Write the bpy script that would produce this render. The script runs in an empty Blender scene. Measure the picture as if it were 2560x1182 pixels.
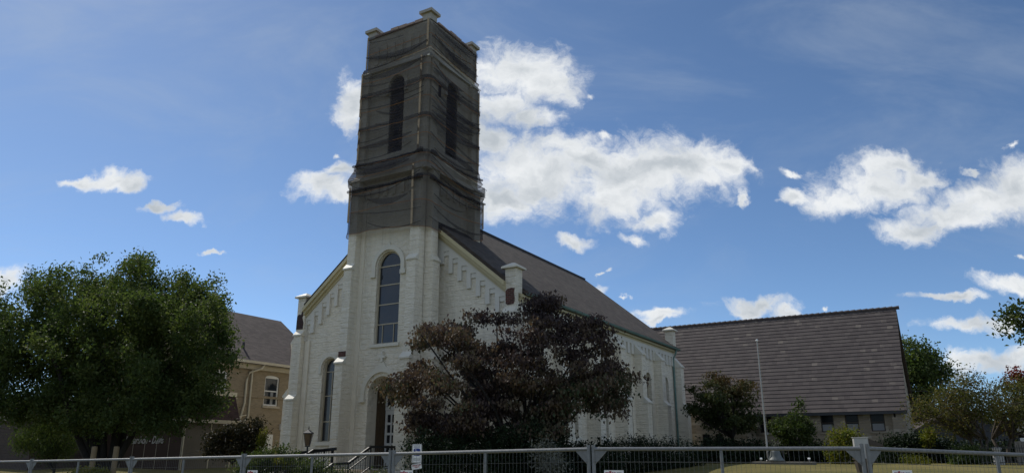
import bpy, bmesh, math, random
import numpy as np
from mathutils import Vector, Matrix, noise
from mathutils.geometry import tessellate_polygon

scene = bpy.context.scene
COL = scene.collection
R = math.radians

# ------------------------------------------------------------------ camera
EYE = 2.0
PITCH = R(16.63)
FPX = 1824.0                       # focal length in pixels of the 2560 px wide photograph
cam = bpy.data.cameras.new('camera')
cam.sensor_width = 36.0
cam.lens = 36.0 * FPX / 2560.0
cam.clip_end = 5000
cam_o = bpy.data.objects.new('camera', cam)
COL.objects.link(cam_o)
cam_o.location = (0, 0, EYE)
cam_o.rotation_euler = (math.pi / 2 + PITCH, 0, 0)
scene.camera = cam_o

def ray(px, py):
    a = (px - 1280) / FPX
    b = -(py - 591) / FPX
    return Vector((a, math.cos(PITCH) - b * math.sin(PITCH), math.sin(PITCH) + b * math.cos(PITCH)))

def at(px, py, y):                 # the point at distance y seen in that direction
    d = ray(px, py)
    return Vector((0, 0, EYE)) + d * (y / d.y)

# ------------------------------------------------------------------ light
SUN_AZ, SUN_EL = -43.0, 48.0       # azimuth from +Y towards +X
SKY_STRENGTH, SUN_STRENGTH, EXPOSURE = 0.115, 2.9, 0.27
scene.view_settings.view_transform = 'Standard'
scene.view_settings.look = 'None'
scene.view_settings.exposure = EXPOSURE
scene.view_settings.gamma = 1.0
sun = bpy.data.lights.new('sun', 'SUN')
sun.energy = SUN_STRENGTH
sun.angle = R(0.5)
sun.color = (1.0, 0.95, 0.86)
sun_o = bpy.data.objects.new('sun', sun)
COL.objects.link(sun_o)
sd = Vector((math.sin(R(SUN_AZ)) * math.cos(R(SUN_EL)), math.cos(R(SUN_AZ)) * math.cos(R(SUN_EL)), math.sin(R(SUN_EL))))
sun_o.rotation_euler = sd.to_track_quat('Z', 'Y').to_euler()
sun_o.location = (-20, 20, 40)

scene.cycles.max_bounces = 6
scene.cycles.diffuse_bounces = 3
scene.cycles.glossy_bounces = 3
scene.cycles.transmission_bounces = 3
scene.cycles.transparent_max_bounces = 16

# cumulus clouds: centre and radii of every puff, as seen in the photograph, turned into sky directions
PUFFS = [
 (275,452,68,17),(212,446,38,11),(322,462,34,16),(404,522,44,11),(470,548,36,13),(524,622,26,5),(10,705,38,32),
 (880,272,34,56),(802,470,66,28),(858,432,40,18),(845,395,14,9),(850,488,50,16),
 (1300,188,118,58),(1360,215,75,40),(1265,270,85,42),(1325,300,55,26),(1225,335,50,40),
 (1330,440,135,85),(1262,505,72,45),(1500,343,32,14),(1420,370,60,30),(1590,440,160,82),(1540,500,90,40),(1715,415,125,45),(1832,412,50,22),
 (1640,545,72,28),(1575,585,25,13),(1480,400,85,40),(1850,490,13,24),(1428,604,44,14),(1466,237,16,8),
 (1992,432,32,14),(1990,495,40,16),(2195,465,115,50),(2120,505,80,36),(2290,437,62,20),(2220,410,60,26),
 (2290,575,95,28),(2380,540,110,42),(2470,500,110,45),(2560,465,90,55),(2430,425,26,8),(2530,362,15,9),
 (1900,762,78,18),(1862,770,40,12),(1980,780,46,13),(1650,790,58,13),(1640,806,50,8),(1490,718,30,12),(2062,770,12,6),(2380,737,64,9),(2530,700,52,17),
 (2556,637,15,8),(2430,812,88,17),(2490,802,42,19),(2470,900,125,28),(2560,885,60,22),(1565,742,14,6),(1520,685,10,6)]
world = bpy.data.worlds.new('World')
scene.world = world
world.use_nodes = True
wt = world.node_tree
wt.nodes.clear()

class NT:
    """small helper to write node trees"""
    def __init__(self, tree): self.t = tree
    def n(self, kind, **kw):
        nd = self.t.nodes.new(kind)
        for k, v in kw.items(): setattr(nd, k, v)
        return nd
    def link(self, a, b): self.t.links.new(a, b)
    def put(self, sock, v):
        if isinstance(v, bpy.types.NodeSocket): self.t.links.new(v, sock)
        else: sock.default_value = v
    def math(self, op, a, b=0.0, c=None, clamp=False):
        nd = self.n('ShaderNodeMath', operation=op, use_clamp=clamp)
        self.put(nd.inputs[0], a)
        if op not in ('ABSOLUTE', 'SQRT', 'SINE', 'FRACT', 'FLOOR'): self.put(nd.inputs[1], b)
        if c is not None: self.put(nd.inputs[2], c)
        return nd.outputs[0]
    def vmath(self, op, a, b=None, out=0):
        nd = self.n('ShaderNodeVectorMath', operation=op)
        self.put(nd.inputs[0], a)
        if b is not None: self.put(nd.inputs[1], b)
        return nd.outputs['Value' if op in ('LENGTH', 'DOT_PRODUCT') else 'Vector']
    def noise(self, vec, scale, detail=4.0, rough=0.55, dist=0.0):
        nd = self.n('ShaderNodeTexNoise')
        if vec is not None: self.link(vec, nd.inputs['Vector'])
        nd.inputs['Scale'].default_value = scale
        nd.inputs['Detail'].default_value = detail
        nd.inputs['Roughness'].default_value = rough
        nd.inputs['Distortion'].default_value = dist
        return nd.outputs['Fac']
    def ramp(self, fac, stops, interp='LINEAR'):
        nd = self.n('ShaderNodeValToRGB')
        cr = nd.color_ramp
        cr.interpolation = interp
        while len(cr.elements) < len(stops): cr.elements.new(0.5)
        for e, (p, c) in zip(cr.elements, stops):
            e.position = p
            e.color = (c[0], c[1], c[2], 1) if not isinstance(c, (int, float)) else (c, c, c, 1)
        self.put(nd.inputs['Fac'], fac)
        return nd.outputs['Color']
    def smooth(self, v, lo, hi):
        nd = self.n('ShaderNodeMapRange', interpolation_type='SMOOTHSTEP')
        self.put(nd.inputs['Value'], v)
        nd.inputs['From Min'].default_value = lo
        nd.inputs['From Max'].default_value = hi
        return nd.outputs['Result']
    def mix(self, fac, a, b, blend='MIX'):
        nd = self.n('ShaderNodeMix', data_type='RGBA', blend_type=blend)
        self.put(nd.inputs[0], fac)
        for s, v in ((nd.inputs[6], a), (nd.inputs[7], b)):
            self.put(s, v if isinstance(v, bpy.types.NodeSocket) else (v[0], v[1], v[2], 1))
        return nd.outputs[2]

w = NT(wt)
tc = w.n('ShaderNodeTexCoord')
DIR = tc.outputs['Generated']
sky = w.n('ShaderNodeTexSky', sky_type='NISHITA')
sky.sun_disc = False
sky.sun_elevation = R(SUN_EL)
sky.sun_rotation = R(SUN_AZ)
sky.air_density = 0.6
sky.dust_density = 0.2
sky.ozone_density = 6.0
sep = w.n('ShaderNodeSeparateXYZ'); w.link(DIR, sep.inputs[0])
ysafe = w.math('MAXIMUM', sep.outputs[1], 0.05)
P2 = w.n('ShaderNodeCombineXYZ')
w.link(w.math('DIVIDE', sep.outputs[0], ysafe), P2.inputs[0])
w.link(w.math('DIVIDE', sep.outputs[2], ysafe), P2.inputs[1])
P2 = P2.outputs[0]
wn = w.n('ShaderNodeTexNoise'); w.link(P2, wn.inputs['Vector']); wn.inputs['Scale'].default_value = 13.0; wn.inputs['Detail'].default_value = 6.0; wn.inputs['Roughness'].default_value = 0.6
WARP = w.vmath('ADD', P2, w.vmath('MULTIPLY', w.vmath('SUBTRACT', wn.outputs['Color'], (0.5, 0.5, 0.5)), (0.085, 0.07, 0.0)))
acc = None
for (cx, cy, rx, ry) in PUFFS:
    d0, d1, d2, d3, d4 = ray(cx, cy), ray(cx + rx, cy), ray(cx, cy - ry), ray(cx - rx, cy), ray(cx, cy + ry)
    X, Z = d0.x / d0.y, d0.z / d0.y
    hx = (d1.x / d1.y - d3.x / d3.y) / 2 * 1.25
    hz = (d2.z / d2.y - d4.z / d4.y) / 2 * 1.25
    v = w.vmath('SUBTRACT', WARP, (X, Z, 0))
    v = w.vmath('MULTIPLY', v, (1 / hx, 1 / hz, 0))
    l = w.vmath('LENGTH', v)
    if rx < 34 and ry < 30: l = w.math('ADD', l, 0.42 if rx < 20 else 0.28)
    if acc is None: acc = l
    else:
        nd = w.n('ShaderNodeMath', operation='SMOOTH_MIN')
        w.link(acc, nd.inputs[0]); w.link(l, nd.inputs[1]); nd.inputs[2].default_value = 0.18
        acc = nd.outputs[0]
fwd = w.smooth(sep.outputs[1], 0.08, 0.2)
core = w.math('MULTIPLY', w.math('SUBTRACT', 1.0, acc), fwd)
core = w.math('MAXIMUM', core, -1.2)
nz = w.noise(P2, 11.0, 9.0, 0.66, 0.3)
nz2 = w.noise(WARP, 30.0, 8.0, 0.68, 0.8)
nn = w.math('ADD', w.math('MULTIPLY', w.math('SUBTRACT', nz, 0.5), 1.7), w.math('MULTIPLY', w.math('SUBTRACT', nz2, 0.5), 1.25))
dens = w.math('ADD', core, nn)
# other fair weather clouds all round, so that glass has a sky to mirror
nall = w.noise(DIR, 3.2, 7.0, 0.6)
upm = w.smooth(sep.outputs[2], 0.02, 0.18)
back = w.math('MULTIPLY', w.math('MULTIPLY', w.smooth(nall, 0.56, 0.66), upm), w.math('SUBTRACT', 1.0, w.smooth(sep.outputs[1], -0.05, 0.12)))
cover = w.math('MAXIMUM', w.smooth(dens, -0.30, 0.62), w.math('MULTIPLY', back, 0.9))
# thin cirrus veil
cir = w.noise(w.vmath('MULTIPLY', P2, (1.0, 2.2, 1.0)), 2.3, 6.0, 0.62, 0.6)
cirf = w.math('MULTIPLY', w.math('MULTIPLY', w.smooth(cir, 0.42, 0.80), upm), 0.30)
bg_sky = w.n('ShaderNodeBackground'); bg_sky.inputs['Strength'].default_value = SKY_STRENGTH
w.link(w.mix(1.0, sky.outputs[0], (1.0, 1.01, 0.93), 'MULTIPLY'), bg_sky.inputs['Color'])
soft = w.noise(w.vmath('MULTIPLY', WARP, (1.0, 1.7, 1.0)), 7.0, 6.0, 0.55)
belly = w.math('ADD', w.math('MULTIPLY', dens, -0.42), w.math('MULTIPLY', w.math('SUBTRACT', soft, 0.5), 2.6))
shade = w.smooth(belly, -0.85, 0.15)
ccol = w.mix(shade, (0.50, 0.55, 0.60), (0.90, 0.925, 0.945))
bg_c = w.n('ShaderNodeBackground'); bg_c.inputs['Strength'].default_value = 0.80
w.link(ccol, bg_c.inputs['Color'])
bg_v = w.n('ShaderNodeBackground'); bg_v.inputs['Strength'].default_value = 0.6
bg_v.inputs['Color'].default_value = (0.62, 0.72, 0.85, 1)
m1 = w.n('ShaderNodeMixShader'); w.link(cirf, m1.inputs[0]); w.link(bg_sky.outputs[0], m1.inputs[1]); w.link(bg_v.outputs[0], m1.inputs[2])
m2 = w.n('ShaderNodeMixShader'); w.link(cover, m2.inputs[0]); w.link(m1.outputs[0], m2.inputs[1]); w.link(bg_c.outputs[0], m2.inputs[2])
wo = w.n('ShaderNodeOutputWorld'); w.link(m2.outputs[0], wo.inputs['Surface'])

# ------------------------------------------------------------------ materials
def new_mat(name):
    m = bpy.data.materials.new(name)
    m.use_nodes = True
    m.node_tree.nodes.clear()
    return m, NT(m.node_tree)

def finish(m, t, color, rough=0.7, bump=None, dist=0.02, strength=1.0, metal=0.0, spec=0.4):
    b = t.n('ShaderNodeBsdfPrincipled')
    t.put(b.inputs['Base Color'], color if isinstance(color, bpy.types.NodeSocket) else (color[0], color[1], color[2], 1))
    t.put(b.inputs['Roughness'], rough)
    t.put(b.inputs['Metallic'], metal)
    b.inputs['Specular IOR Level'].default_value = spec
    if bump is not None:
        bn = t.n('ShaderNodeBump')
        bn.inputs['Strength'].default_value = strength
        bn.inputs['Distance'].default_value = dist
        t.link(bump, bn.inputs['Height'])
        t.link(bn.outputs[0], b.inputs['Normal'])
    o = t.n('ShaderNodeOutputMaterial')
    t.link(b.outputs[0], o.inputs['Surface'])
    return m

def objco(t):
    return t.n('ShaderNodeTexCoord').outputs['Object']

def wallco(t, vec=None):            # (x+y, z) so that one mapping serves walls of both directions
    s = t.n('ShaderNodeSeparateXYZ'); t.link(vec or objco(t), s.inputs[0])
    c = t.n('ShaderNodeCombineXYZ')
    t.link(t.math('ADD', s.outputs[0], s.outputs[1]), c.inputs[0])
    t.link(s.outputs[2], c.inputs[1])
    return c.outputs[0], s

def brick(t, vec, c1, c2, mort, wd, rh, ms=0.01, smooth=0.1, bias=0.0, offset=0.5):
    nd = t.n('ShaderNodeTexBrick')
    nd.offset = offset
    t.link(vec, nd.inputs['Vector'])
    for k, v in (('Color1', c1), ('Color2', c2), ('Mortar', mort)):
        nd.inputs[k].default_value = (v[0], v[1], v[2], 1)
    nd.inputs['Scale'].default_value = 1.0
    nd.inputs['Mortar Size'].default_value = ms
    nd.inputs['Mortar Smooth'].default_value = smooth
    nd.inputs['Bias'].default_value = bias
    nd.inputs['Brick Width'].default_value = wd
    nd.inputs['Row Height'].default_value = rh
    return nd

def plain(name, c, rough=0.6, var=0.15, scale=6.0, metal=0.0, bump=0.0, spec=0.4):
    m, t = new_mat(name)
    co = objco(t)
    n1 = t.noise(co, scale, 5.0, 0.6)
    n2 = t.noise(co, scale * 7, 3.0, 0.6)
    f = t.math('ADD', t.math('MULTIPLY', n1, 0.7), t.math('MULTIPLY', n2, 0.3))
    col = t.ramp(f, [(0.3, [x * (1 - var) for x in c]), (0.7, [min(1, x * (1 + var)) for x in c])])
    return finish(m, t, col, rough, n2 if bump else None, bump or 0.01, 0.6, metal, spec)

def rock_paint(name, c, row=0.235, width=0.52, depth=0.05):
    """painted rock faced block: pillow shaped stones in courses under thick paint"""
    m, t = new_mat(name)
    v, s = wallco(t)
    warp = t.noise(v, 2.6, 3.0, 0.6)
    off = t.n('ShaderNodeCombineXYZ')
    t.link(t.math('MULTIPLY', t.math('SUBTRACT', warp, 0.5), 0.09), off.inputs[1])
    t.link(t.math('MULTIPLY', t.math('SUBTRACT', t.noise(v, 1.7, 2.0), 0.5), 0.2), off.inputs[0])
    v2 = t.vmath('ADD', v, off.outputs[0])
    b = brick(t, v2, (1, 1, 1), (0.6, 0.6, 0.6), (0, 0, 0), width, row, 0.035, 0.9)
    inv = t.math('SUBTRACT', 1.0, b.outputs['Fac'])
    vs = t.vmath('MULTIPLY', v2, (1.0, 2.0, 1.0))
    rock = t.noise(vs, 3.0, 5.0, 0.55, 0.3)
    fine = t.noise(v, 22.0, 3.0, 0.6)
    h = t.math('ADD', t.math('MULTIPLY', t.math('ADD', t.math('MULTIPLY', inv, 0.7), 0.3), t.math('MULTIPLY', t.smooth(rock, 0.25, 0.75), 1.5)), t.math('MULTIPLY', fine, 0.06))
    stain = t.noise(t.vmath('MULTIPLY', v, (1.6, 0.25, 1.0)), 1.2, 6.0, 0.65)
    col = t.ramp(stain, [(0.25, [x * 0.78 for x in c]), (0.5, c), (0.75, [min(1, x * 1.06) for x in c])])
    peel = t.noise(v, 5.0, 8.0, 0.7)
    col = t.mix(t.math('MULTIPLY', t.smooth(peel, 0.68, 0.76), 0.6), col, (c[0] * 0.72, c[1] * 0.70, c[2] * 0.66))
    streak = t.math('MULTIPLY', t.smooth(t.noise(t.vmath('MULTIPLY', v, (7.0, 0.22, 1.0)), 1.0, 4.0, 0.6), 0.56, 0.72), t.smooth(t.noise(v, 0.7, 3.0), 0.42, 0.62))
    col = t.mix(t.math('MULTIPLY', streak, 0.38), col, (c[0] * 0.5, c[1] * 0.5, c[2] * 0.46))
    joint = t.smooth(b.outputs['Fac'], 0.75, 1.0)
    col = t.mix(t.math('MULTIPLY', joint, 0.10), col, (c[0] * 0.7, c[1] * 0.7, c[2] * 0.66))
    return finish(m, t, col, 0.75, h, depth * 0.75, 0.65, 0, 0.3)

CREAM = (0.74, 0.685, 0.57)
M = {}
M['rock'] = rock_paint('painted rock faced stone', CREAM)
M['smooth'] = plain('smooth painted stone', (0.64, 0.62, 0.56), 0.7, 0.06, 2.0, 0, 0.006)
M['cream'] = plain('cream painted stone', CREAM, 0.7, 0.08, 2.2, 0, 0.006)
M['cap'] = plain('painted cap stone', (0.66, 0.63, 0.54), 0.6, 0.07, 3.0, 0, 0.005)
M['cornice'] = plain('yellow cream painted wood', (0.50, 0.44, 0.27), 0.55, 0.08, 3.0)
M['tower_cap'] = plain('weathered tower cap stone', (0.36, 0.345, 0.31), 0.8, 0.15, 4.0, 0, 0.01)
M['copper'] = plain('green weathered copper', (0.13, 0.22, 0.20), 0.5, 0.3, 5.0)
M['dark_metal'] = plain('dark metal', (0.035, 0.036, 0.04), 0.4, 0.2, 8.0)
M['black_iron'] = plain('black painted iron', (0.012, 0.012, 0.013), 0.35, 0.2, 8.0)
M['galv'] = plain('galvanised steel', (0.20, 0.205, 0.21), 0.5, 0.2, 14.0, 0.35)
M['wire'] = plain('galvanised wire', (0.15, 0.155, 0.16), 0.55, 0.1, 14.0, 0.2)
M['white_frame'] = plain('white painted wood', (0.72, 0.72, 0.69), 0.5, 0.05, 4.0)
M['beige_frame'] = plain('beige painted wood', (0.42, 0.37, 0.27), 0.55, 0.1, 4.0)
M['wood_strip'] = plain('pale lath wood', (0.34, 0.26, 0.17), 0.7, 0.25, 9.0)
M['concrete'] = plain('weathered concrete', (0.36, 0.34, 0.30), 0.85, 0.18, 5.0, 0, 0.01)
M['slab'] = plain('stained concrete', (0.15, 0.135, 0.11), 0.9, 0.25, 4.0, 0, 0.01)
M['tan'] = plain('tan concrete', (0.42, 0.36, 0.27), 0.85, 0.15, 5.0, 0, 0.01)
M['dark'] = plain('dark interior', (0.02, 0.02, 0.022), 0.8, 0.2)
M['brown_wood'] = plain('brown stained wood', (0.11, 0.075, 0.042), 0.5, 0.25, 12.0)
M['brown_paint'] = plain('brown paint', (0.06, 0.045, 0.035), 0.6, 0.2, 6.0)
M['white_paint'] = plain('white enamel', (0.78, 0.78, 0.77), 0.4, 0.04, 4.0)
M['sign_blue'] = plain('sign blue', (0.012, 0.035, 0.22), 0.45, 0.05)
M['sign_red'] = plain('sign red', (0.35, 0.02, 0.025), 0.45, 0.05)
M['sign_ink'] = plain('sign dark ink', (0.03, 0.03, 0.04), 0.45, 0.05)
M['letter'] = plain('pale letters', (0.34, 0.32, 0.28), 0.5, 0.05)
M['bronze'] = plain('grey green bell metal', (0.13, 0.145, 0.145), 0.5, 0.25, 4.0, 0.1)
M['trunk'] = None

def mk_bark(name, c):
    m, t = new_mat(name)
    co = objco(t)
    v = t.vmath('MULTIPLY', co, (1.0, 1.0, 0.22))
    n = t.noise(v, 26.0, 6.0, 0.7)
    col = t.ramp(n, [(0.3, [x * 0.5 for x in c]), (0.7, [x * 1.4 for x in c])])
    return finish(m, t, col, 0.9, n, 0.02, 1.0)
M['bark'] = mk_bark('grey brown bark', (0.020, 0.017, 0.015))
M['bark_light'] = mk_bark('pale bark', (0.075, 0.06, 0.048))

def mk_glass(name, c, rough=0.06, wob=0.0):
    m, t = new_mat(name)
    n = t.noise(objco(t), 1.3, 3.0)
    col = t.ramp(n, [(0.3, [x * 0.7 for x in c]), (0.7, c)])
    return finish(m, t, col, rough, n if wob else None, wob or 0.01, 0.3, 0.0, 0.6)
M['glass'] = mk_glass('window glass', (0.02, 0.026, 0.034), 0.05, 0.02)
M['poly'] = mk_glass('clouded protective glazing', (0.075, 0.068, 0.058), 0.28)
M['dark_glass'] = mk_glass('dark window glass', (0.010, 0.012, 0.014), 0.12)
M['dark_glass'].node_tree.nodes['Principled BSDF'].inputs['Specular IOR Level'].default_value = 0.12
M['leaded'] = mk_glass('dark leaded glass', (0.03, 0.032, 0.036), 0.2)

def mk_bricks(name, c1, c2, mort, wd=0.21, rh=0.075, stain=0.15):
    m, t = new_mat(name)
    v, s = wallco(t)
    b = brick(t, v, c1, c2, mort, wd, rh, 0.008, 0.2)
    n = t.noise(v, 0.8, 6.0, 0.65)
    col = t.mix(t.math('MULTIPLY', t.smooth(n, 0.4, 0.75), stain * 2), b.outputs['Color'], (c1[0] * 0.6, c1[1] * 0.6, c1[2] * 0.6))
    h = t.math('ADD', t.math('SUBTRACT', 1.0, b.outputs['Fac']), t.math('MULTIPLY', t.noise(v, 60, 3), 0.3))
    return finish(m, t, col, 0.85, h, 0.008, 0.8)
M['tan_brick'] = mk_bricks('tan brick', (0.33, 0.262, 0.170), (0.25, 0.195, 0.122), (0.31, 0.27, 0.20))
M['dark_brick'] = mk_bricks('dark brown brick', (0.07, 0.045, 0.035), (0.045, 0.03, 0.025), (0.08, 0.07, 0.06))
M['red_brick'] = mk_bricks('exposed red brick', (0.12, 0.042, 0.032), (0.06, 0.025, 0.02), (0.16, 0.13, 0.11), 0.2, 0.08, 0.3)
M['black_brick'] = mk_bricks('sooty exposed brick', (0.07, 0.03, 0.028), (0.02, 0.018, 0.018), (0.10, 0.09, 0.085), 0.2, 0.08, 0.3)

def mk_ashlar():
    m, t = new_mat('tan limestone ashlar')
    v, s = wallco(t)
    b = brick(t, v, (0.0, 0.0, 0.0), (1, 1, 1), (0.5, 0.5, 0.5), 0.62, 0.17, 0.012, 0.4)
    col = t.ramp(b.outputs['Color'], [(0.0, (0.25, 0.21, 0.155)), (0.45, (0.33, 0.28, 0.205)), (0.8, (0.40, 0.34, 0.26)), (1.0, (0.50, 0.45, 0.36))])
    n = t.noise(v, 9.0, 6.0, 0.65)
    col = t.mix(t.math('MULTIPLY', n, 0.5), col, (0.22, 0.185, 0.14))
    col = t.mix(t.smooth(b.outputs['Fac'], 0.5, 1.0), col, (0.32, 0.29, 0.24))
    h = t.math('ADD', t.math('SUBTRACT', 1.0, b.outputs['Fac']), t.math('MULTIPLY', n, 0.8))
    return finish(m, t, col, 0.85, h, 0.03, 0.8)
M['ashlar'] = mk_ashlar()

def mk_shingle(name, c1, c2, slope_axis_scale, along, row=0.14, wd=0.30):
    m, t = new_mat(name)
    s = t.n('ShaderNodeSeparateXYZ'); t.link(objco(t), s.inputs[0])
    c = t.n('ShaderNodeCombineXYZ')
    t.link(s.outputs[along], c.inputs[0])
    t.link(t.math('MULTIPLY', s.outputs[2], slope_axis_scale), c.inputs[1])
    v = c.outputs[0]
    b = brick(t, v, (0, 0, 0), (1, 1, 1), (0.3, 0.3, 0.3), wd, row, 0.006, 0.2)
    col = t.ramp(b.outputs['Color'], [(0.0, c1), (1.0, c2)])
    n = t.noise(v, 0.5, 6.0, 0.6)
    col = t.mix(t.math('MULTIPLY', t.smooth(n, 0.35, 0.75), 0.45), col, [x * 0.55 for x in c1])
    speck = t.noise(v, 90.0, 2.0)
    col = t.mix(t.math('MULTIPLY', speck, 0.3), col, [x * 1.6 for x in c2])
    fr = t.math('FRACT', t.math('DIVIDE', t.math('MULTIPLY', s.outputs[2], slope_axis_scale), row))
    h = t.math('SUBTRACT', 1.0, fr)
    h = t.math('ADD', h, t.math('MULTIPLY', b.outputs['Color'], 0.25))
    return finish(m, t, col, 0.9, h, 0.018, 1.0, 0, 0.2)

# ------------------------------------------------------------------ mesh helpers
class MB:
    def __init__(self): self.v = []; self.f = []
    def add(self, vs, fs):
        o = len(self.v)
        self.v += [tuple(p) for p in vs]
        self.f += [tuple(i + o for i in q) for q in fs]
        return self
    def box(self, x0, x1, y0, y1, z0, z1):
        vs = [(x0,y0,z0),(x1,y0,z0),(x1,y1,z0),(x0,y1,z0),(x0,y0,z1),(x1,y0,z1),(x1,y1,z1),(x0,y1,z1)]
        return self.add(vs, [(0,3,2,1),(4,5,6,7),(0,1,5,4),(1,2,6,5),(2,3,7,6),(3,0,4,7)])
    def hexa(self, bot, top):       # 4 bottom corners, 4 top corners
        return self.add(list(bot) + list(top), [(0,3,2,1),(4,5,6,7),(0,1,5,4),(1,2,6,5),(2,3,7,6),(3,0,4,7)])
    def tube(self, pts, rad, n=8, cap=True):
        pts = [Vector(p) for p in pts]
        rads = rad if isinstance(rad, (list, tuple)) else [rad] * len(pts)
        rings = []
        ref = Vector((0.13, 0.27, 0.95))
        for i, p in enumerate(pts):
            d = (pts[min(i + 1, len(pts) - 1)] - pts[max(i - 1, 0)])
            if d.length < 1e-9: d = Vector((0, 0, 1))
            d.normalize()
            a = d.cross(ref)
            if a.length < 0.05: a = d.cross(Vector((1, 0, 0)))
            a.normalize(); b = d.cross(a)
            rings.append([p + (a * math.cos(2 * math.pi * k / n) + b * math.sin(2 * math.pi * k / n)) * rads[i] for k in range(n)])
        vs = [q for r_ in rings for q in r_]
        fs = []
        for i in range(len(pts) - 1):
            for k in range(n):
                k2 = (k + 1) % n
                fs.append((i*n + k, i*n + k2, (i+1)*n + k2, (i+1)*n + k))
        if cap:
            fs.append(tuple(range(n - 1, -1, -1)))
            fs.append(tuple((len(pts) - 1) * n + k for k in range(n)))
        return self.add(vs, fs)
    def bar(self, p, q, w_, h_):    # square bar between two points
        p, q = Vector(p), Vector(q)
        d = (q - p).normalized()
        a = d.cross(Vector((0, 0, 1)))
        if a.length < 0.05: a = Vector((1, 0, 0))
        a.normalize(); b = a.cross(d)
        a *= w_ / 2; b *= h_ / 2
        return self.hexa([p-a-b, p+a-b, p+a+b, p-a+b], [q-a-b, q+a-b, q+a+b, q-a+b])
    def lathe(self, prof, c=(0,0,0), n=20):
        vs = []
        for (r_, z_) in prof:
            for k in range(n):
                a = 2 * math.pi * k / n
                vs.append((c[0] + r_ * math.cos(a), c[1] + r_ * math.sin(a), c[2] + z_))
        fs = []
        for i in range(len(prof) - 1):
            for k in range(n):
                k2 = (k + 1) % n
                fs.append((i*n + k, i*n + k2, (i+1)*n + k2, (i+1)*n + k))
        return self.add(vs, fs)
    def prism(self, outer, holes, axis, d0, d1):
        """polygon with holes, extruded from d0 to d1. axis 'y': polygon in (x,z); axis 'x': polygon in (y,z); 'z': (x,y)"""
        def m3(a, b, d): return (a, d, b) if axis == 'y' else ((d, a, b) if axis == 'x' else (a, b, d))
        loops = [list(outer)] + [list(h) for h in holes]
        flat = [p for l in loops for p in l]
        tris = tessellate_polygon([[Vector((p[0], p[1], 0)) for p in l] for l in loops])
        n = len(flat)
        vs = [m3(p[0], p[1], d0) for p in flat] + [m3(p[0], p[1], d1) for p in flat]
        fs = [tuple(t_) for t_ in tris] + [tuple(i + n for i in reversed(t_)) for t_ in tris]
        o = 0
        for l in loops:
            k = len(l)
            for i in range(k):
                j = (i + 1) % k
                fs.append((o + i, o + j, o + j + n, o + i + n))
            o += k
        return self.add(vs, fs)
    def build(self, name, mat, parent=None, smooth=False, fix=True, bevel=0.0):
        me = bpy.data.meshes.new(name)
        me.from_pydata(self.v, [], self.f)
        if fix:
            bm = bmesh.new(); bm.from_mesh(me)
            bmesh.ops.recalc_face_normals(bm, faces=bm.faces)
            if bevel:
                bmesh.ops.bevel(bm, geom=[e for e in bm.edges if len(e.link_faces) == 2 and e.calc_face_angle(0) > 0.6], offset=bevel, segments=1, affect='EDGES', clamp_overlap=True)
            bm.to_mesh(me); bm.free()
        if smooth: me.polygons.foreach_set('use_smooth', [True] * len(me.polygons))
        me.materials.append(M[mat] if isinstance(mat, str) else mat)
        o = bpy.data.objects.new(name, me)
        COL.objects.link(o)
        if parent: o.parent = parent
        return o

def tag(o, label=None, cat=None, group=None, kind=None):
    if label: o['label'] = label
    if cat: o['category'] = cat
    if group: o['group'] = group
    if kind: o['kind'] = kind
    return o

def thing(name, label, cat, loc=(0, 0, 0), rz=0.0, group=None):
    o = bpy.data.objects.new(name, None)
    COL.objects.link(o)
    o.location = loc
    o.rotation_euler = (0, 0, rz)
    o.empty_display_size = 0.3
    return tag(o, label, cat, group)

def arch(cx, z0, zs, r, n=14, rise=1.0):
    """outline of a round headed opening, from the left foot clockwise"""
    p = [(cx - r, z0), (cx - r, zs)]
    for k in range(1, n):
        a = math.pi - math.pi * k / n
        p.append((cx + r * math.cos(a), zs + r * math.sin(a) * rise))
    return p + [(cx + r, zs), (cx + r, z0)]

def arch_ring(cx, z0, zs, r0, r1, n=16, rise=1.0):
    out = arch(cx, z0, zs, r1, n, rise)
    inn = arch(cx, z0, zs, r0, n, rise)
    return out + inn[::-1]

def write(name, s, size, mat, parent, loc, rot, extrude=0.003, shear=0.0, sx=1.0, bold=0.0):
    cu = bpy.data.curves.new(name, 'FONT')
    cu.body = s; cu.size = size; cu.extrude = extrude; cu.shear = shear; cu.offset = bold
    cu.align_x = 'CENTER'; cu.align_y = 'CENTER'
    cu.resolution_u = 3
    tmp = bpy.data.objects.new(name + '_curve', cu)
    COL.objects.link(tmp)
    me = bpy.data.meshes.new_from_object(tmp)
    bpy.data.objects.remove(tmp)
    me.materials.clear()
    me.materials.append(M[mat])
    o = bpy.data.objects.new(name, me)
    COL.objects.link(o)
    o.parent = parent
    o.location = loc
    o.rotation_euler = rot
    o.scale = (sx, 1, 1)
    return o

rng = np.random.default_rng(7)
random.seed(7)

# town grid: local x runs along the church front (to the right, nearer), local y into the depth
ORIGIN = (-4.0, 30.0, 0.0)
YAW = R(-30.5)
_c, _s = math.cos(YAW), math.sin(YAW)
def town(u, v, z=0.0):
    return Vector((ORIGIN[0] + u * _c - v * _s, ORIGIN[1] + u * _s + v * _c, z))

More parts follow.
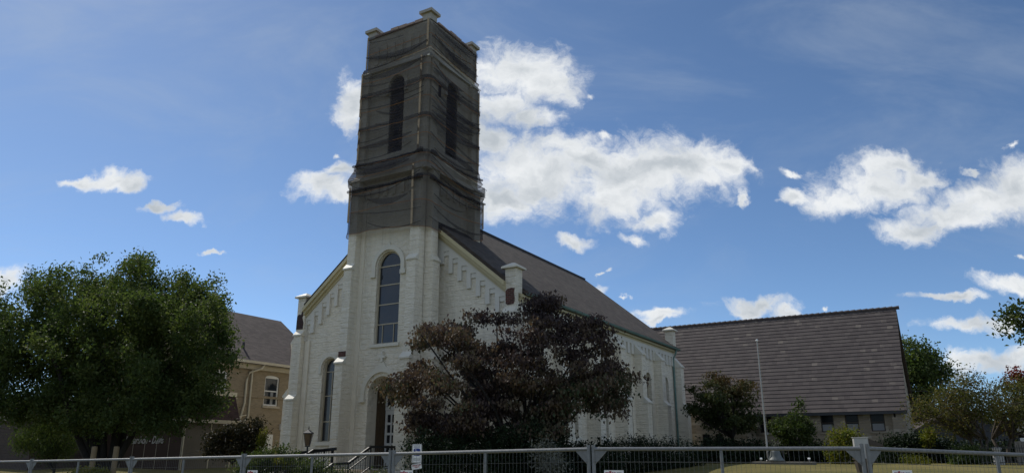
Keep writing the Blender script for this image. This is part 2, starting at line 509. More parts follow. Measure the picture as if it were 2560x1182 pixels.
# ------------------------------------------------------------------ ground
def sst(x, a, b):
    t = max(0.0, min(1.0, (x - a) / (b - a)))
    return t * t * (3 - 2 * t)
def gz(x, y):
    near = 0.013 * max(-14, min(8, x)) - 0.02
    right = 1.45 * sst(y, 14.5, 20.5) + 0.12 * sst(y, 24, 35)
    left = 0.25 * sst(y, 13, 22) + 0.85 * sst(y, 23.5, 31.5) + 0.30 * sst(y, 31, 38)
    k = sst(x, 3.0, 9.0)
    h = near * (1 - sst(y, 12, 18)) + left * (1 - k) + right * k
    h += 0.05 * noise.noise(Vector((x * 0.25, y * 0.25, 0))) * sst(y, 14, 20) * (1 - sst(y, 60, 90))
    return h

xs = np.unique(np.concatenate([np.linspace(-1500, -60, 14), np.linspace(-60, 70, 131), np.linspace(70, 1500, 14)]))
ys = np.unique(np.concatenate([np.linspace(-400, -5, 6), np.linspace(-5, 80, 86), np.linspace(80, 2500, 16)]))
g = MB()
g.v = [(x, y, gz(x, y)) for y in ys for x in xs]
nx = len(xs)
g.f = [(j*nx + i, j*nx + i + 1, (j+1)*nx + i + 1, (j+1)*nx + i) for j in range(len(ys) - 1) for i in range(nx - 1)]
m, t = new_mat('dry lawn')
co = objco(t)
n1 = t.noise(co, 0.35, 6.0, 0.65)
n2 = t.noise(co, 9.0, 5.0, 0.7)
col = t.ramp(n1, [(0.3, (0.10, 0.105, 0.032)), (0.5, (0.185, 0.155, 0.058)), (0.72, (0.25, 0.205, 0.085))])
col = t.mix(t.math('MULTIPLY', n2, 0.6), col, (0.07, 0.075, 0.025))
finish(m, t, col, 0.95, n2, 0.05, 1.0, 0, 0.1)
M['lawn'] = m
tag(g.build('ground', 'lawn', smooth=True, fix=False), kind='structure')

# ------------------------------------------------------------------ church
church = thing('church', 'cream painted stone church with a square tower wrapped in dark netting', 'church', ORIGIN, YAW)
CX = -2.02                          # axis of tower and nave
RIDGE, SL = 13.43, 0.82             # ridge height and roof slope
def roof_z(x): return RIDGE - SL * abs(x - CX)

# --- tower walls
TX0, TX1, TY0, TY1 = -3.92, -0.12, 0.42, 4.30
door_cx, door_r, door_spring = -2.0, 0.74, 4.46
win_cx, win_r, win_z0, win_zs = -1.93, 0.66, 6.56, 10.02
bel_cx, bel_r, bel_z0, bel_zs = -1.95, 0.43, 15.45, 18.95
tw = MB()
tw.prism([(TX0, 0.6), (TX1, 0.6), (TX1, 21.9), (TX0, 21.9)],
         [arch(door_cx, 1.44, door_spring, door_r), arch(win_cx, win_z0, win_zs, win_r), arch(bel_cx, bel_z0, bel_zs, bel_r)], 'y', TY0, TY0 + 0.4)
side_bel = arch(2.36, 15.5, 18.9, 0.45)
tw.prism([(TY0 + 0.402, 0.6), (TY1, 0.6), (TY1, 21.9), (TY0 + 0.402, 21.9)], [side_bel], 'x', TX1 - 0.4, TX1)
tw.prism([(TY0 + 0.402, 0.6), (TY1, 0.6), (TY1, 21.9), (TY0 + 0.402, 21.9)], [side_bel], 'x', TX0, TX0 + 0.4)
tw.box(TX0 + 0.402, TX1 - 0.402, TY1 - 0.4, TY1, 0.6, 21.9)
tower = tw.build('tower_wall', 'rock', church)
for z in (5.9, 14.2, 20.6): MB().box(TX0 + 0.405, TX1 - 0.405, TY0 + 0.405, TY1 - 0.405, z, z + 0.2).build('tower_floor', 'dark', church)

# corner buttresses of the tower: (front projection, side projection) per stage
def buttress_front(x0, x1, yw, stages, name='buttress'):
    """stages: list of (z0, z1, y) from the ground up; sloped caps between them"""
    b = MB(); caps = []
    for i, (z0, z1, y) in enumerate(stages):
        b.box(x0, x1, y, yw, z0, z1)
    o = b.build(name, 'rock', church)
    for i, (z0, z1, y) in enumerate(stages):
        c = MB()
        yn = stages[i + 1][2] if i + 1 < len(stages) else yw
        h = max(0.22, (yn - y) * 1.25)
        e = 0.035
        c.hexa([(x0 - e, y - 0.05, z1 + 0.002), (x1 + e, y - 0.05, z1 + 0.002), (x1 + e, yn - 0.002, z1 + 0.002), (x0 - e, yn - 0.002, z1 + 0.002)],
               [(x0 - e, y - 0.05, z1 + 0.07), (x1 + e, y - 0.05, z1 + 0.07), (x1 + e, yn - 0.002, z1 + 0.07 + h), (x0 - e, yn - 0.002, z1 + 0.07 + h)])
        c.build('cap_stone', 'rock' if z1 == 14.15 else 'cap', o)
    return o

def buttress_side(y0, y1, xw, stages, sgn=1, name='buttress'):
    b = MB(); caps = []
    for i, (z0, z1, x) in enumerate(stages):
        c = MB(); caps.append(c)
        b.box(min(x, xw), max(x, xw), y0, y1, z0, z1)
        xn = stages[i + 1][2] if i + 1 < len(stages) else xw
        h = max(0.22, abs(xn - x) * 1.25); e = 0.035; xo = x + sgn * 0.05; xi = xn + sgn * 0.002
        c.hexa([(xo, y0 - e, z1 + 0.002), (xo, y1 + e, z1 + 0.002), (xi, y1 + e, z1 + 0.002), (xi, y0 - e, z1 + 0.002)],
               [(xo, y0 - e, z1 + 0.07), (xo, y1 + e, z1 + 0.07), (xi, y1 + e, z1 + 0.07 + h), (xi, y0 - e, z1 + 0.07 + h)])
    o = b.build(name, 'rock', church)
    for c, st_ in zip(caps, stages): c.build('cap_stone', 'rock' if st_[1] == 14.15 else 'cap', o)
    return o

ZA, ZB, ZC, ZD = 5.75, 9.95, 14.15, 19.8
for (x0, x1) in ((-4.05, -3.60), (-0.48, 0.0)):
    buttress_front(x0, x1, TY0 - 0.002, [(0.6, ZA, -0.33), (ZA, ZB, -0.15), (ZB, ZC, 0.0), (ZC, ZD, 0.22)])
for (y0, y1) in ((0.46, 0.92), (3.80, 4.28)):
    buttress_side(y0, y1, TX1 + 0.002, [(0.6, ZA, 0.62), (ZA, ZB, 0.47), (ZB, ZC, 0.34), (ZC, ZD, 0.10)], 1)
    buttress_side(y0, y1, TX0 - 0.002, [(0.6, ZA, -4.66), (ZA, ZB, -4.51), (ZB, ZC, -4.38), (ZC, ZD, -4.14)], -1)
for (x0, x1) in ((-4.05, -3.60), (-0.48, 0.0)):
    b = MB()
    b.box(x0, x1, TY1 + 0.002, 4.72, 10.5, ZC); b.box(x0, x1, TY1 + 0.002, 4.52, ZC, ZD)
    b.build('buttress', 'rock', church)
# pilaster strips and plinth at the front
for (x0, x1) in ((-3.598, -3.38), (-0.70, -0.482)):
    MB().box(x0, x1, 0.36, TY0 - 0.003, 0.6, 13.2).build('pilaster_strip', 'cream', church)
# string courses
for z, e in ((19.9, 0.14), (14.16, 0.40)):
    b = MB()
    b.box(TX0 - e, TX1 + e, TY0 - e, TY0 - 0.004, z, z + 0.17)
    b.box(TX1 + 0.004, TX1 + e, TY0 - 0.003, TY1 + 0.003, z, z + 0.17)
    b.box(TX0 - e, TX0 - 0.004, TY0 - 0.003, TY1 + 0.003, z, z + 0.17)
    b.box(TX0 - e, TX1 + e, TY1 + 0.004, TY1 + e, z, z + 0.17)
    b.build('string_course', 'cap' if z > 15 else 'rock', church)
# blind corbel niches under the parapet and at the base of the belfry
for k in range(6):
    x = -3.45 + k * 0.5
    y = 0.85 + k * 0.52
    MB().box(x, x + 0.24, TY0 - 0.05, TY0 - 0.004, 20.35, 21.3).build('corbel', 'cream', church)
    MB().box(TX1 + 0.004, TX1 + 0.05, y, y + 0.24, 20.35, 21.3).build('corbel', 'cream', church)
    MB().box(x, x + 0.22, TY0 - 0.06, TY0 - 0.005, 13.35, 13.95).build('corbel', 'cream', church)
    MB().box(TX1 + 0.005, TX1 + 0.06, y + 0.2, y + 0.42, 13.35, 13.95).build('corbel', 'cream', church)
# parapet coping and pinnacles
M['coping'] = plain('stained coping stone', (0.34, 0.25, 0.20), 0.8, 0.25, 3.0, 0, 0.01)
random.seed(3)
for k in range(6):
    x = TX0 + 0.45 + k * 0.49
    dz = random.choice((0.0, 0.05, 0.08)); o = random.uniform(0, 0.05)
    y = TY0 + 0.55 + k * 0.5
    for bx in ((x, x + 0.47, TY0 - 0.07 - o, TY0 + 0.42), (TX1 - 0.42, TX1 + 0.07 + o, y, y + 0.48), (TX0 - 0.07, TX0 + 0.42, y, y + 0.48)):
        MB().box(*bx, 21.905, 22.02 + dz).build('coping_stone', 'coping', church)
for (x0, y0) in ((-0.57, 0.37), (-3.97, 0.37), (-0.57, 3.85), (-3.97, 3.85)):
    b = MB().box(x0, x0 + 0.5, y0, y0 + 0.5, 21.91, 22.27)
    p = b.build('pinnacle', 'tower_cap', church)
    c = MB().box(x0 - 0.12, x0 + 0.62, y0 - 0.12, y0 + 0.62, 22.272, 22.42)
    c.hexa([(x0-.12,y0-.12,22.42),(x0+.62,y0-.12,22.42),(x0+.62,y0+.62,22.42),(x0-.12,y0+.62,22.42)], [(x0+.2,y0+.2,22.52),(x0+.3,y0+.2,22.52),(x0+.3,y0+.3,22.52),(x0+.2,y0+.3,22.52)])
    c.build('cap_stone', 'tower_cap', p)

# tall tower window
def window(outline, frame_w, axis, d_glass, d_frame, bars, glass, frame_mat, sgn=1):
    """outline: opening polygon (a,z). frame ring just inside it, a pane behind, glazing bars as boxes (a0,a1,z0,z1)"""
    cx_ = sum(p[0] for p in outline) / len(outline); cz_ = (max(p[1] for p in outline) + min(p[1] for p in outline)) / 2
    hw = (max(p[0] for p in outline) - min(p[0] for p in outline)) / 2; hh = (max(p[1] for p in outline) - min(p[1] for p in outline)) / 2
    inner = [(cx_ + (p[0] - cx_) * (hw - frame_w) / hw, cz_ + (p[1] - cz_) * (hh - frame_w) / hh) for p in outline]
    f = MB()
    f.prism(outline, [inner], axis, d_frame, d_frame + 0.07 * sgn)
    for (a0, a1, z0, z1) in bars:
        if axis == 'y': f.box(a0, a1, min(d_frame + .012 * sgn, d_frame + .055 * sgn), max(d_frame + .012 * sgn, d_frame + .055 * sgn), z0, z1)
        else: f.box(min(d_frame + .012 * sgn, d_frame + .055 * sgn), max(d_frame + .012 * sgn, d_frame + .055 * sgn), a0, a1, z0, z1)
    o = f.build('window', frame_mat, church)
    gl = MB().prism(inner, [], axis, d_glass, d_glass + 0.012 * sgn)
    gl.build('pane', glass, o)
    return o
def shrink(o, e):
    cx_ = (max(p[0] for p in o) + min(p[0] for p in o)) / 2; cz_ = (max(p[1] for p in o) + min(p[1] for p in o)) / 2
    hw = (max(p[0] for p in o) - min(p[0] for p in o)) / 2; hh = (max(p[1] for p in o) - min(p[1] for p in o)) / 2
    return [(cx_ + (p[0] - cx_) * (hw - e) / hw, cz_ + (p[1] - cz_) * (hh - e) / hh) for p in o]

op = shrink(arch(win_cx, win_z0, win_zs, win_r, 20), 0.004)
bars = [(win_cx - 0.6, win_cx + 0.6, z - 0.025, z + 0.025) for z in (7.44, 8.31, 9.18, 10.03)]
bars += [(win_cx - 0.32, win_cx - 0.29, 6.63, 7.41), (win_cx + 0.30, win_cx + 0.33, 6.63, 7.41)]
window(op, 0.06, 'y', TY0 + 0.165, TY0 + 0.12, bars, 'glass', 'beige_frame')
b = MB()
b.prism(arch_ring(win_cx, 9.75, win_zs, win_r + 0.06, win_r + 0.26, 20), [], 'y', TY0 - 0.09, TY0 - 0.005)
b.box(win_cx - 1.0, win_cx - 0.7, TY0 - 0.11, TY0 - 0.006, 9.55, 9.745); b.box(win_cx + 0.7, win_cx + 1.0, TY0 - 0.11, TY0 - 0.006, 9.55, 9.745)
b.prism([(win_cx - 0.12, 10.9), (win_cx + 0.12, 10.9), (win_cx, 11.1)], [], 'y', TY0 - 0.085, TY0 - 0.007)
b.build('hood_moulding', 'cap', church)
MB().box(win_cx - 0.8, win_cx + 0.8, TY0 - 0.10, TY0 + 0.11, win_z0 - 0.13, win_z0 + 0.004).build('window_sill', 'cap', church)

# belfry louvres
def louvre(axis, c, r, z0, zs, d, sgn):
    f = MB()
    zt = zs + r
    z = z0 + 0.03
    while z < zt - 0.12:
        hw = r if z < zs else math.sqrt(max(0.0, r * r - (z - zs) ** 2))
        hw -= 0.03
        if hw > 0.06:
            if axis == 'y':
                f.hexa([(c-hw,d,z),(c+hw,d,z),(c+hw,d+.18*sgn,z+.12),(c-hw,d+.18*sgn,z+.12)], [(c-hw,d,z+.03),(c+hw,d,z+.03),(c+hw,d+.18*sgn,z+.15),(c-hw,d+.18*sgn,z+.15)])
            else:
                f.hexa([(d,c-hw,z),(d,c+hw,z),(d+.18*sgn,c+hw,z+.12),(d+.18*sgn,c-hw,z+.12)], [(d,c-hw,z+.03),(d,c+hw,z+.03),(d+.18*sgn,c+hw,z+.15),(d+.18*sgn,c-hw,z+.15)])
        z += 0.155
    f.build('louvre', 'dark_metal', church)
louvre('y', bel_cx, bel_r, bel_z0, bel_zs, TY0 + 0.02, 1)
louvre('x', 2.36, 0.45, 15.5, 18.9, TX1 - 0.02, -1)
louvre('x', 2.36, 0.45, 15.5, 18.9, TX0 + 0.1, 1)
MB().prism(arch_ring(bel_cx, 18.5, bel_zs, bel_r + 0.04, bel_r + 0.22), [], 'y', TY0 - 0.08, TY0 - 0.005).build('hood_moulding', 'cream', church)
MB().prism(arch_ring(2.36, 18.5, 18.9, 0.49, 0.67), [], 'x', TX1 + 0.005, TX1 + 0.08).build('hood_moulding', 'cream', church)

# portal: cream reveal, brown panelled vestibule, white doors
b = MB()
b.prism(arch_ring(door_cx, 4.30, door_spring, door_r + 0.16, door_r + 0.36, 20), [], 'y', TY0 - 0.09, TY0 - 0.005)
b.box(door_cx - 1.16, door_cx - 0.86, TY0 - 0.12, TY0 - 0.006, 4.14, 4.297); b.box(door_cx + 0.86, door_cx + 1.16, TY0 - 0.12, TY0 - 0.006, 4.14, 4.297)
ogee = [(door_cx - 0.42, 5.46), (door_cx + 0.42, 5.46), (door_cx + 0.2, 5.62), (door_cx + 0.09, 5.78), (door_cx - 0.09, 5.78), (door_cx - 0.2, 5.62)]
b.prism(ogee, [], 'y', TY0 - 0.085, TY0 - 0.007)
b.build('hood_moulding', 'cap', church)
cr = [(-.05,5.78),(.05,5.78),(.05,5.94),(.17,5.94),(.17,6.05),(.05,6.05),(.05,6.24),(-.05,6.24),(-.05,6.05),(-.17,6.05),(-.17,5.94),(-.05,5.94)]
MB().prism([(door_cx + a, z) for a, z in cr], [], 'y', TY0 - 0.12, TY0 - 0.008).build('stone_cross', 'cap', church)
b = MB()
b.prism(arch_ring(door_cx, 1.44, door_spring, door_r + 0.002, door_r + 0.14, 20), [], 'y', TY0 + 0.402, TY0 + 0.60)
b.build('door_reveal', 'cream', church)
b = MB()
b.prism(arch_ring(door_cx, 1.44, door_spring, door_r + 0.004, door_r + 0.12, 16), [], 'y', TY0 + 0.602, 1.62)
for k in range(5):
    b.box(door_cx - door_r - 0.003, door_cx - door_r + 0.012, 1.06 + k * 0.115, 1.06 + k * 0.115 + 0.03, 1.44, 4.4)
b.build('vestibule_panelling', 'brown_wood', church)
b = MB().prism(arch(door_cx, 1.44, door_spring, door_r + 0.13, 16), [], 'y', 1.70, 1.74)
b.build('vestibule_wall', 'brown_wood', church)
MB().box(door_cx - 0.9, door_cx + 0.9, TY0 - 0.02, 1.75, 1.30, 1.438).build('door_threshold', 'concrete', church)
for sx in (-1, 1):
    x0 = door_cx + (0.01 if sx > 0 else -0.71)
    x1 = x0 + 0.70
    lites = []
    for r_ in range(5):
        for c_ in range(2):
            lx = x0 + 0.11 + c_ * 0.26
            lz = 1.62 + r_ * 0.43
            lites.append([(lx, lz), (lx + 0.19, lz), (lx + 0.19, lz + 0.33), (lx, lz + 0.33)])
    d = MB().prism([(x0, 1.46), (x1, 1.46), (x1, 3.85), (x0, 3.85)], lites, 'y', 1.60, 1.65)
    d = d.build('door', 'white_frame', church)
    gl = MB()
    for l in lites: gl.box(l[0][0], l[1][0], 1.63, 1.645, l[0][1], l[2][1])
    gl.build('door_glass', 'leaded', d)
    MB().box(door_cx + sx * 0.05 - 0.015, door_cx + sx * 0.05 + 0.015, 1.56, 1.598, 2.35, 2.6).build('handle', 'dark_metal', d)
b = MB().box(door_cx - 0.74, door_cx + 0.74, 1.61, 1.66, 3.86, 4.02)
b.prism(arch_ring(door_cx, 4.03, door_spring, door_r - 0.10, door_r, 16), [], 'y', 1.61, 1.66)
tr = b.build('transom_frame', 'white_frame', church)
MB().prism(arch(door_cx, 4.03, door_spring, door_r - 0.1, 16), [], 'y', 1.635, 1.65).build('pane', 'leaded', tr)

# --- nave
NX0, NX1, NY0, NY1 = -8.14, 4.10, 1.35, 21.05
EAVE = 8.22
fwin = [(1.98, 0.46), (-5.95, 0.46)]
fholes = [arch(c, 2.55, 5.85, r) for c, r in fwin]
def gable_poly(off=0.0):
    return [(NX0, 0.6), (NX1, 0.6), (NX1, roof_z(NX1) - off), (CX, RIDGE - off), (NX0, roof_z(NX0) - off)]
# cut the tower out of the front wall: two side pieces
zt = roof_z(TX1 + 0.004) - 0.02
fr = MB()
fr.prism([(TX1 + 0.004, 0.6), (NX1, 0.6), (NX1, roof_z(NX1) - .02), (TX1 + 0.004, zt)], [fholes[0]], 'y', NY0, NY0 + 0.4)
fr.prism([(NX0, 0.6), (TX0 - 0.004, 0.6), (TX0 - 0.004, zt), (NX0, roof_z(NX0) - .02)], [fholes[1]], 'y', NY0, NY0 + 0.4)
fr.build('nave_front_wall', 'rock', church)
swc = [3.05, 6.35, 9.75, 13.05, 16.1, 19.1]
sholes = [arch(v, 2.72, 6.02, 0.45, 14) for v in swc]
sw = MB().prism([(NY0 + 0.402, 0.6), (NY1, 0.6), (NY1, 8.19), (NY0 + 0.402, 8.19)], sholes, 'x', NX1 - 0.42, NX1)
sw.build('nave_side_wall', 'rock', church)
sw = MB().prism([(NY0 + 0.402, 0.6), (NY1, 0.6), (NY1, 8.19), (NY0 + 0.402, 8.19)], [arch(v, 2.72, 6.02, 0.45, 14) for v in swc], 'x', NX0, NX0 + 0.42)
sw.build('nave_side_wall', 'rock', church)
rg = MB().prism([(NX0 + 0.43, 0.6), (NX1 - 0.43, 0.6), (NX1 - .43, roof_z(NX1 - .43) - .02), (CX, RIDGE - .02), (NX0 + .43, roof_z(NX0 + .43) - .02)], [], 'y', NY1 - 0.4, NY1 - 0.003)
rg.build('nave_rear_wall', 'rock', church)
# windows of the nave
for (c, r) in fwin:
    o = shrink(arch(c, 2.55, 5.85, r), 0.004)
    bars = [(c - r + .05, c + r - .05, z - .02, z + .02) for z in (3.45, 4.6, 5.7)] + [(c - .02, c + .02, 2.6, 5.7)]
    window(o, 0.05, 'y', NY0 + 0.22, NY0 + 0.18, bars, 'leaded', 'beige_frame')
    MB().box(c - r - .12, c + r + .12, NY0 - .09, NY0 + .17, 2.40, 2.553).build('window_sill', 'cap', church)
    b = MB().prism(arch_ring(c, 5.6, 5.85, r + .05, r + .2), [], 'y', NY0 - .07, NY0 - .005)
    b.build('hood_moulding', 'cap', church)
for v in swc:
    for sgn, xw in ((-1, NX1), (1, NX0)):
        if sgn == 1 and v > 4: continue
        o = shrink(arch(v, 2.72, 6.02, 0.45, 14), 0.004)
        bars = [(v - .4, v + .4, z - .02, z + .02) for z in (3.55, 5.55)] + [(v - .02, v + .02, 2.78, 6.3)]
        window(o, 0.06, 'x', xw + sgn * 0.24, xw + sgn * 0.19, bars, 'poly', 'beige_frame', sgn)
    MB().box(NX1 - .18, NX1 + .08, v - .58, v + .58, 2.58, 2.723).build('window_sill', 'cap', church)
# smooth gable field with the stepped corbel table
def stepped2(sg):
    x_t, x_e = (TX1 + 0.004 - CX), (NX1 - 0.48 - CX)
    low = [(2.46 + i * 0.475, 2.73 + i * 0.475, 10.52 - i * 0.385) for i in range(8)]
    low = [l for l in low if l[1] < x_e - 0.05]
    path = [(x_t, low[0][2] - 0.55)]
    for i, (a, b_, z) in enumerate(low):
        tongue_left = (low[i - 1][2] - 1.02) if i else low[0][2] - 0.55
        path += [(a, tongue_left), (a, z), (b_, z), (b_, z - 1.02)]
    path += [(x_e, low[-1][2] - 1.02)]
    poly = [(x_t, RIDGE - SL * x_t - 0.3)] + path + [(x_e, RIDGE - SL * x_e - 0.3)]
    return [(CX + sg * x, z) for x, z in poly], [(CX + sg * a, CX + sg * b_, z) for a, b_, z in low]
for sg in (1, -1):
    poly, low = stepped2(sg)
    b = MB().prism(poly, [], 'y', NY0 - 0.10, NY0 - 0.004)
    for (a, b_, z) in low:
        b.box(min(a, b_) + .003, max(a, b_) - .003, NY0 - 0.06, NY0 - 0.006, z - 0.2, z - 0.003)
    b.build('corbel_table', 'smooth', church)
    # pilaster beside the tower and at the corner
    e = 0.26
    x = TX1 + 0.02 if sg > 0 else TX0 - 0.02 - e
    MB().box(x, x + e, NY0 - 0.13, NY0 - 0.003, 0.6, 9.6).build('pilaster_strip', 'cream', church)
    x = NX1 - 0.80 if sg > 0 else NX0 + 0.50
    MB().box(x, x + 0.3, NY0 - 0.07, NY0 - 0.005, 0.6, 7.2).build('pilaster_strip', 'cream', church)
# raking cornice: three stepped boards
def rake(sg, d0, d1, y0, y1):
    xa, xb = TX1 + 0.03 - CX, NX1 - 0.44 - CX
    return MB().prism([(CX + sg * xa, RIDGE - SL * xa - d1), (CX + sg * xb, RIDGE - SL * xb - d1), (CX + sg * xb, RIDGE - SL * xb - d0), (CX + sg * xa, RIDGE - SL * xa - d0)], [], 'y', y0, y1)
for sg in (1, -1):
    b = rake(sg, -0.02, 0.17, NY0 - 0.36, NY0 - 0.004)
    r2 = rake(sg, 0.172, 0.33, NY0 - 0.26, NY0 - 0.005); b.add(r2.v, r2.f)
    r3 = rake(sg, 0.332, 0.47, NY0 - 0.15, NY0 - 0.006); b.add(r3.v, r3.f)
    b.build('raking_cornice', 'cornice', church)
# roof
M['shingle'] = mk_shingle('brown asphalt shingles', (0.037, 0.030, 0.025), (0.088, 0.072, 0.060), 1.577, 1, 0.19, 0.3)
rb = MB()
for sg in (1, -1):
    x_e = 4.36 - CX
    rb.prism([(CX + sg * 0.0, RIDGE + 0.20), (CX + sg * x_e, RIDGE - SL * x_e + 0.20), (CX + sg * x_e, RIDGE - SL * x_e + 0.02), (CX, RIDGE + 0.02)], [], 'y', TY1 + 0.42, NY1 + 0.12)
    xi = TX1 + 0.02 - CX
    for x_o, ya, yb in ((3.63 - CX, NY0 - 0.30, 1.70), (x_e, 1.702, TY1 + 0.418)):
        rb.prism([(CX + sg * xi, RIDGE - SL * xi + 0.20), (CX + sg * x_o, RIDGE - SL * x_o + 0.20), (CX + sg * x_o, RIDGE - SL * x_o + 0.02), (CX + sg * xi, RIDGE - SL * xi + 0.02)], [], 'y', ya, yb)
rb.build('roof', 'shingle', church)
MB().tube([(CX, TY1 + 0.45, RIDGE + 0.2), (CX, NY1 + 0.13, RIDGE + 0.2)], 0.09, 8).build('ridge_cap', 'dark_metal', church)
# eaves on both sides: frieze, gutter, down pipe
for sg in (1, -1):
    xw = NX1 if sg > 0 else NX0
    b = MB()
    b.box(min(xw + sg * .004, xw + sg * .09), max(xw + sg * .004, xw + sg * .09), NY0 + 0.1, NY1 - 0.1, 8.0, 8.3)
    b.box(min(xw + sg * .005, xw + sg * .2), max(xw + sg * .005, xw + sg * .2), NY0 + 0.1, NY1 - 0.1, 8.12, 8.21)
    b.build('frieze', 'cornice', church)
    prof = []
    xg = xw + sg * 0.30
    gpts = []
    gm = MB()
    n_ = 7
    ys_ = [NY0 + 0.35, NY1 + 0.1]
    for y in ys_:
        for k in range(n_ + 1):
            a = math.pi * k / n_
            gm.v.append((xg - 0.09 * math.cos(a), y, 8.33 - 0.10 * math.sin(a)))
        for k in range(n_, -1, -1):
            a = math.pi * k / n_
            gm.v.append((xg - 0.075 * math.cos(a), y, 8.33 - 0.085 * math.sin(a)))
    k_ = 2 * (n_ + 1)
    for i in range(k_):
        gm.f.append((i, (i + 1) % k_, k_ + (i + 1) % k_, k_ + i))
    gm.f.append(tuple(range(k_))); gm.f.append(tuple(range(2 * k_ - 1, k_ - 1, -1)))
    gm.build('gutter', 'copper', church)
pipe = [(NX1 + 0.30, 20.55, 8.25), (NX1 + 0.25, 20.5, 8.0), (NX1 + 0.09, 20.45, 7.65), (NX1 + 0.09, 20.45, 1.2)]
MB().tube(pipe, 0.055, 8).build('downpipe', 'copper', church)
# corbel table under the side eaves
poly = [(NY0 + 0.5, 8.0), (NY0 + 0.5, 7.22)]
v = NY0 + 0.75
slots = []
while v < NY1 - 0.6:
    poly += [(v, 7.22), (v, 7.78), (v + 0.24, 7.78), (v + 0.24, 7.22)]
    v += 0.56
poly += [(NY1 - 0.25, 7.22), (NY1 - 0.25, 8.0)]
MB().prism(poly, [], 'x', NX1 + 0.004, NX1 + 0.085).build('corbel_table', 'smooth', church)
# side buttresses
ST = [(0.6, 4.62, 4.78), (4.62, 7.2, 4.56)]
for v in (4.72, 8.03, 11.36, 14.25, 17.4):
    buttress_side(v - 0.30, v + 0.30, NX1 + 0.002, ST, 1)
for v in (4.72, 11.36, 17.4):
    buttress_side(v - 0.30, v + 0.30, NX0 - 0.002, [(0.6, 4.62, -8.8), (4.62, 7.2, -8.6)], -1)
for (v0, v1) in ((1.40, 2.0), (20.5, 21.1)):
    buttress_side(v0, v1, NX1 + 0.002, [(0.6, 4.62, 4.86), (4.62, 7.15, 4.60)], 1)
    buttress_side(v0, v1, NX0 - 0.002, [(0.6, 4.62, -8.90), (4.62, 7.15, -8.64)], -1)
for (x0, x1) in ((3.62, 4.12), (-8.16, -7.66)):
    buttress_front(x0, x1, NY0 - 0.002, [(0.6, 4.42, 0.86), (4.42, 7.45, 1.04)])
# corner piers with pyramid caps
for i, (x0, y0) in enumerate(((3.64, 1.16), (-8.18, 1.16), (3.72, 20.55), (-8.18, 20.55))):
    x1, y1 = x0 + 0.50, y0 + 0.52
    if i < 2:
        b = MB().box(x0, x1, y0, NY0 - 0.003, 7.5, 9.32)
        b.box(x0, x1, NY0 - 0.003, y1, 8.3, 9.32)
    else:
        b = MB().box(x0, x1, y0, y1, 8.0, 9.45)
    p = b.build('corner_pier', 'rock', church)
    z = 9.32 if i < 2 else 9.45
    c = MB().box(x0 - .13, x1 + .13, y0 - .13, y1 + .13, z + .002, z + .08)
    xm, ym = (x0 + x1) / 2, (y0 + y1) / 2
    c.hexa([(x0-.13,y0-.13,z+.08),(x1+.13,y0-.13,z+.08),(x1+.13,y1+.13,z+.08),(x0-.13,y1+.13,z+.08)], [(xm-.06,ym-.06,z+.27),(xm+.06,ym-.06,z+.27),(xm+.06,ym+.06,z+.27),(xm-.06,ym+.06,z+.27)])
    c.build('cap_stone', 'cap', p)
    if i == 0:      # paint and face stone lost: brick shows
        q = [(x0+.03,7.86),(x0+.12,7.80),(x1-.12,7.82),(x1-.06,7.92),(x1-.05,8.05),(x1-.09,8.3),(x1-.05,8.46),(x1-.2,8.5),(x0+.1,8.46),(x0+.02,8.38)]
        MB().prism(q, [], 'y', y0 - 0.018, y0 - 0.003).build('exposed_brick', 'red_brick', p)
    if i == 1:
        q = [(x0+.01,7.8),(x1-.05,7.78),(x1-.04,8.1),(x1-.13,8.35),(x1-.02,8.62),(x1-.16,8.7),(x1-.22,8.5),(x0+.12,8.52),(x0+.02,8.42),(x0+.01,8.1)]
        MB().prism(q, [], 'y', y0 - 0.018, y0 - 0.003).build('exposed_brick', 'black_brick', p)
MB().box(-4.04, -3.62, -0.167, -0.153, ZA + 0.32, ZA + 0.55).build('exposed_brick', 'red_brick', church)
# plinth
b = MB()
b.box(NX0 - .06, TX0 - .02, NY0 - .10, NY0 - .006, 0.6, 1.75); b.box(TX1 + .02, NX1 + .05, NY0 - .10, NY0 - .006, 0.6, 1.75)
b.box(NX1 + .003, NX1 + .07, NY0, NY1, 0.6, 1.85)
b.build('plinth', 'cream', church)

# ------------------------------------------------------------------ debris netting on the tower
netting = thing('debris_netting', 'dark grey debris netting with pale lath strips hung round the church tower', 'netting', ORIGIN, YAW)
m, t = new_mat('dark debris netting')
co = objco(t)
d = t.n('ShaderNodeBsdfDiffuse'); 
t.link(t.ramp(t.noise(co, 1.5, 5.0, 0.6), [(0.3, (0.036, 0.034, 0.040)), (0.7, (0.056, 0.052, 0.058))]), d.inputs['Color'])
tr_ = t.n('ShaderNodeBsdfTransparent')
mx = t.n('ShaderNodeMixShader')
v, s_ = wallco(t)
wv = t.noise(t.vmath('MULTIPLY', v, (1.0, 0.6, 1.0)), 0.9, 5.0, 0.6)
t.put(mx.inputs[0], t.ramp(wv, [(0.3, 0.50), (0.7, 0.60)]))
t.link(tr_.outputs[0], mx.inputs[1]); t.link(d.outputs[0], mx.inputs[2])
o_ = t.n('ShaderNodeOutputMaterial'); t.link(mx.outputs[0], o_.inputs['Surface'])
M['net'] = m
M['hem'] = plain('orange brown hem cord', (0.30, 0.15, 0.075), 0.8, 0.2)
def net_off(z):
    pts = [(11.0, .43), (13.5, .43), (13.9, .45), (14.1, .52), (14.4, .52), (14.9, .33), (15.3, .25), (19.8, .24), (20.0, .20), (20.3, .06), (23, .05)]
    for (a, oa), (b_, ob) in zip(pts, pts[1:]):
        if a <= z <= b_:
            k = (z - a) / (b_ - a)
            return oa + (ob - oa) * k
    return .05
NS = 30
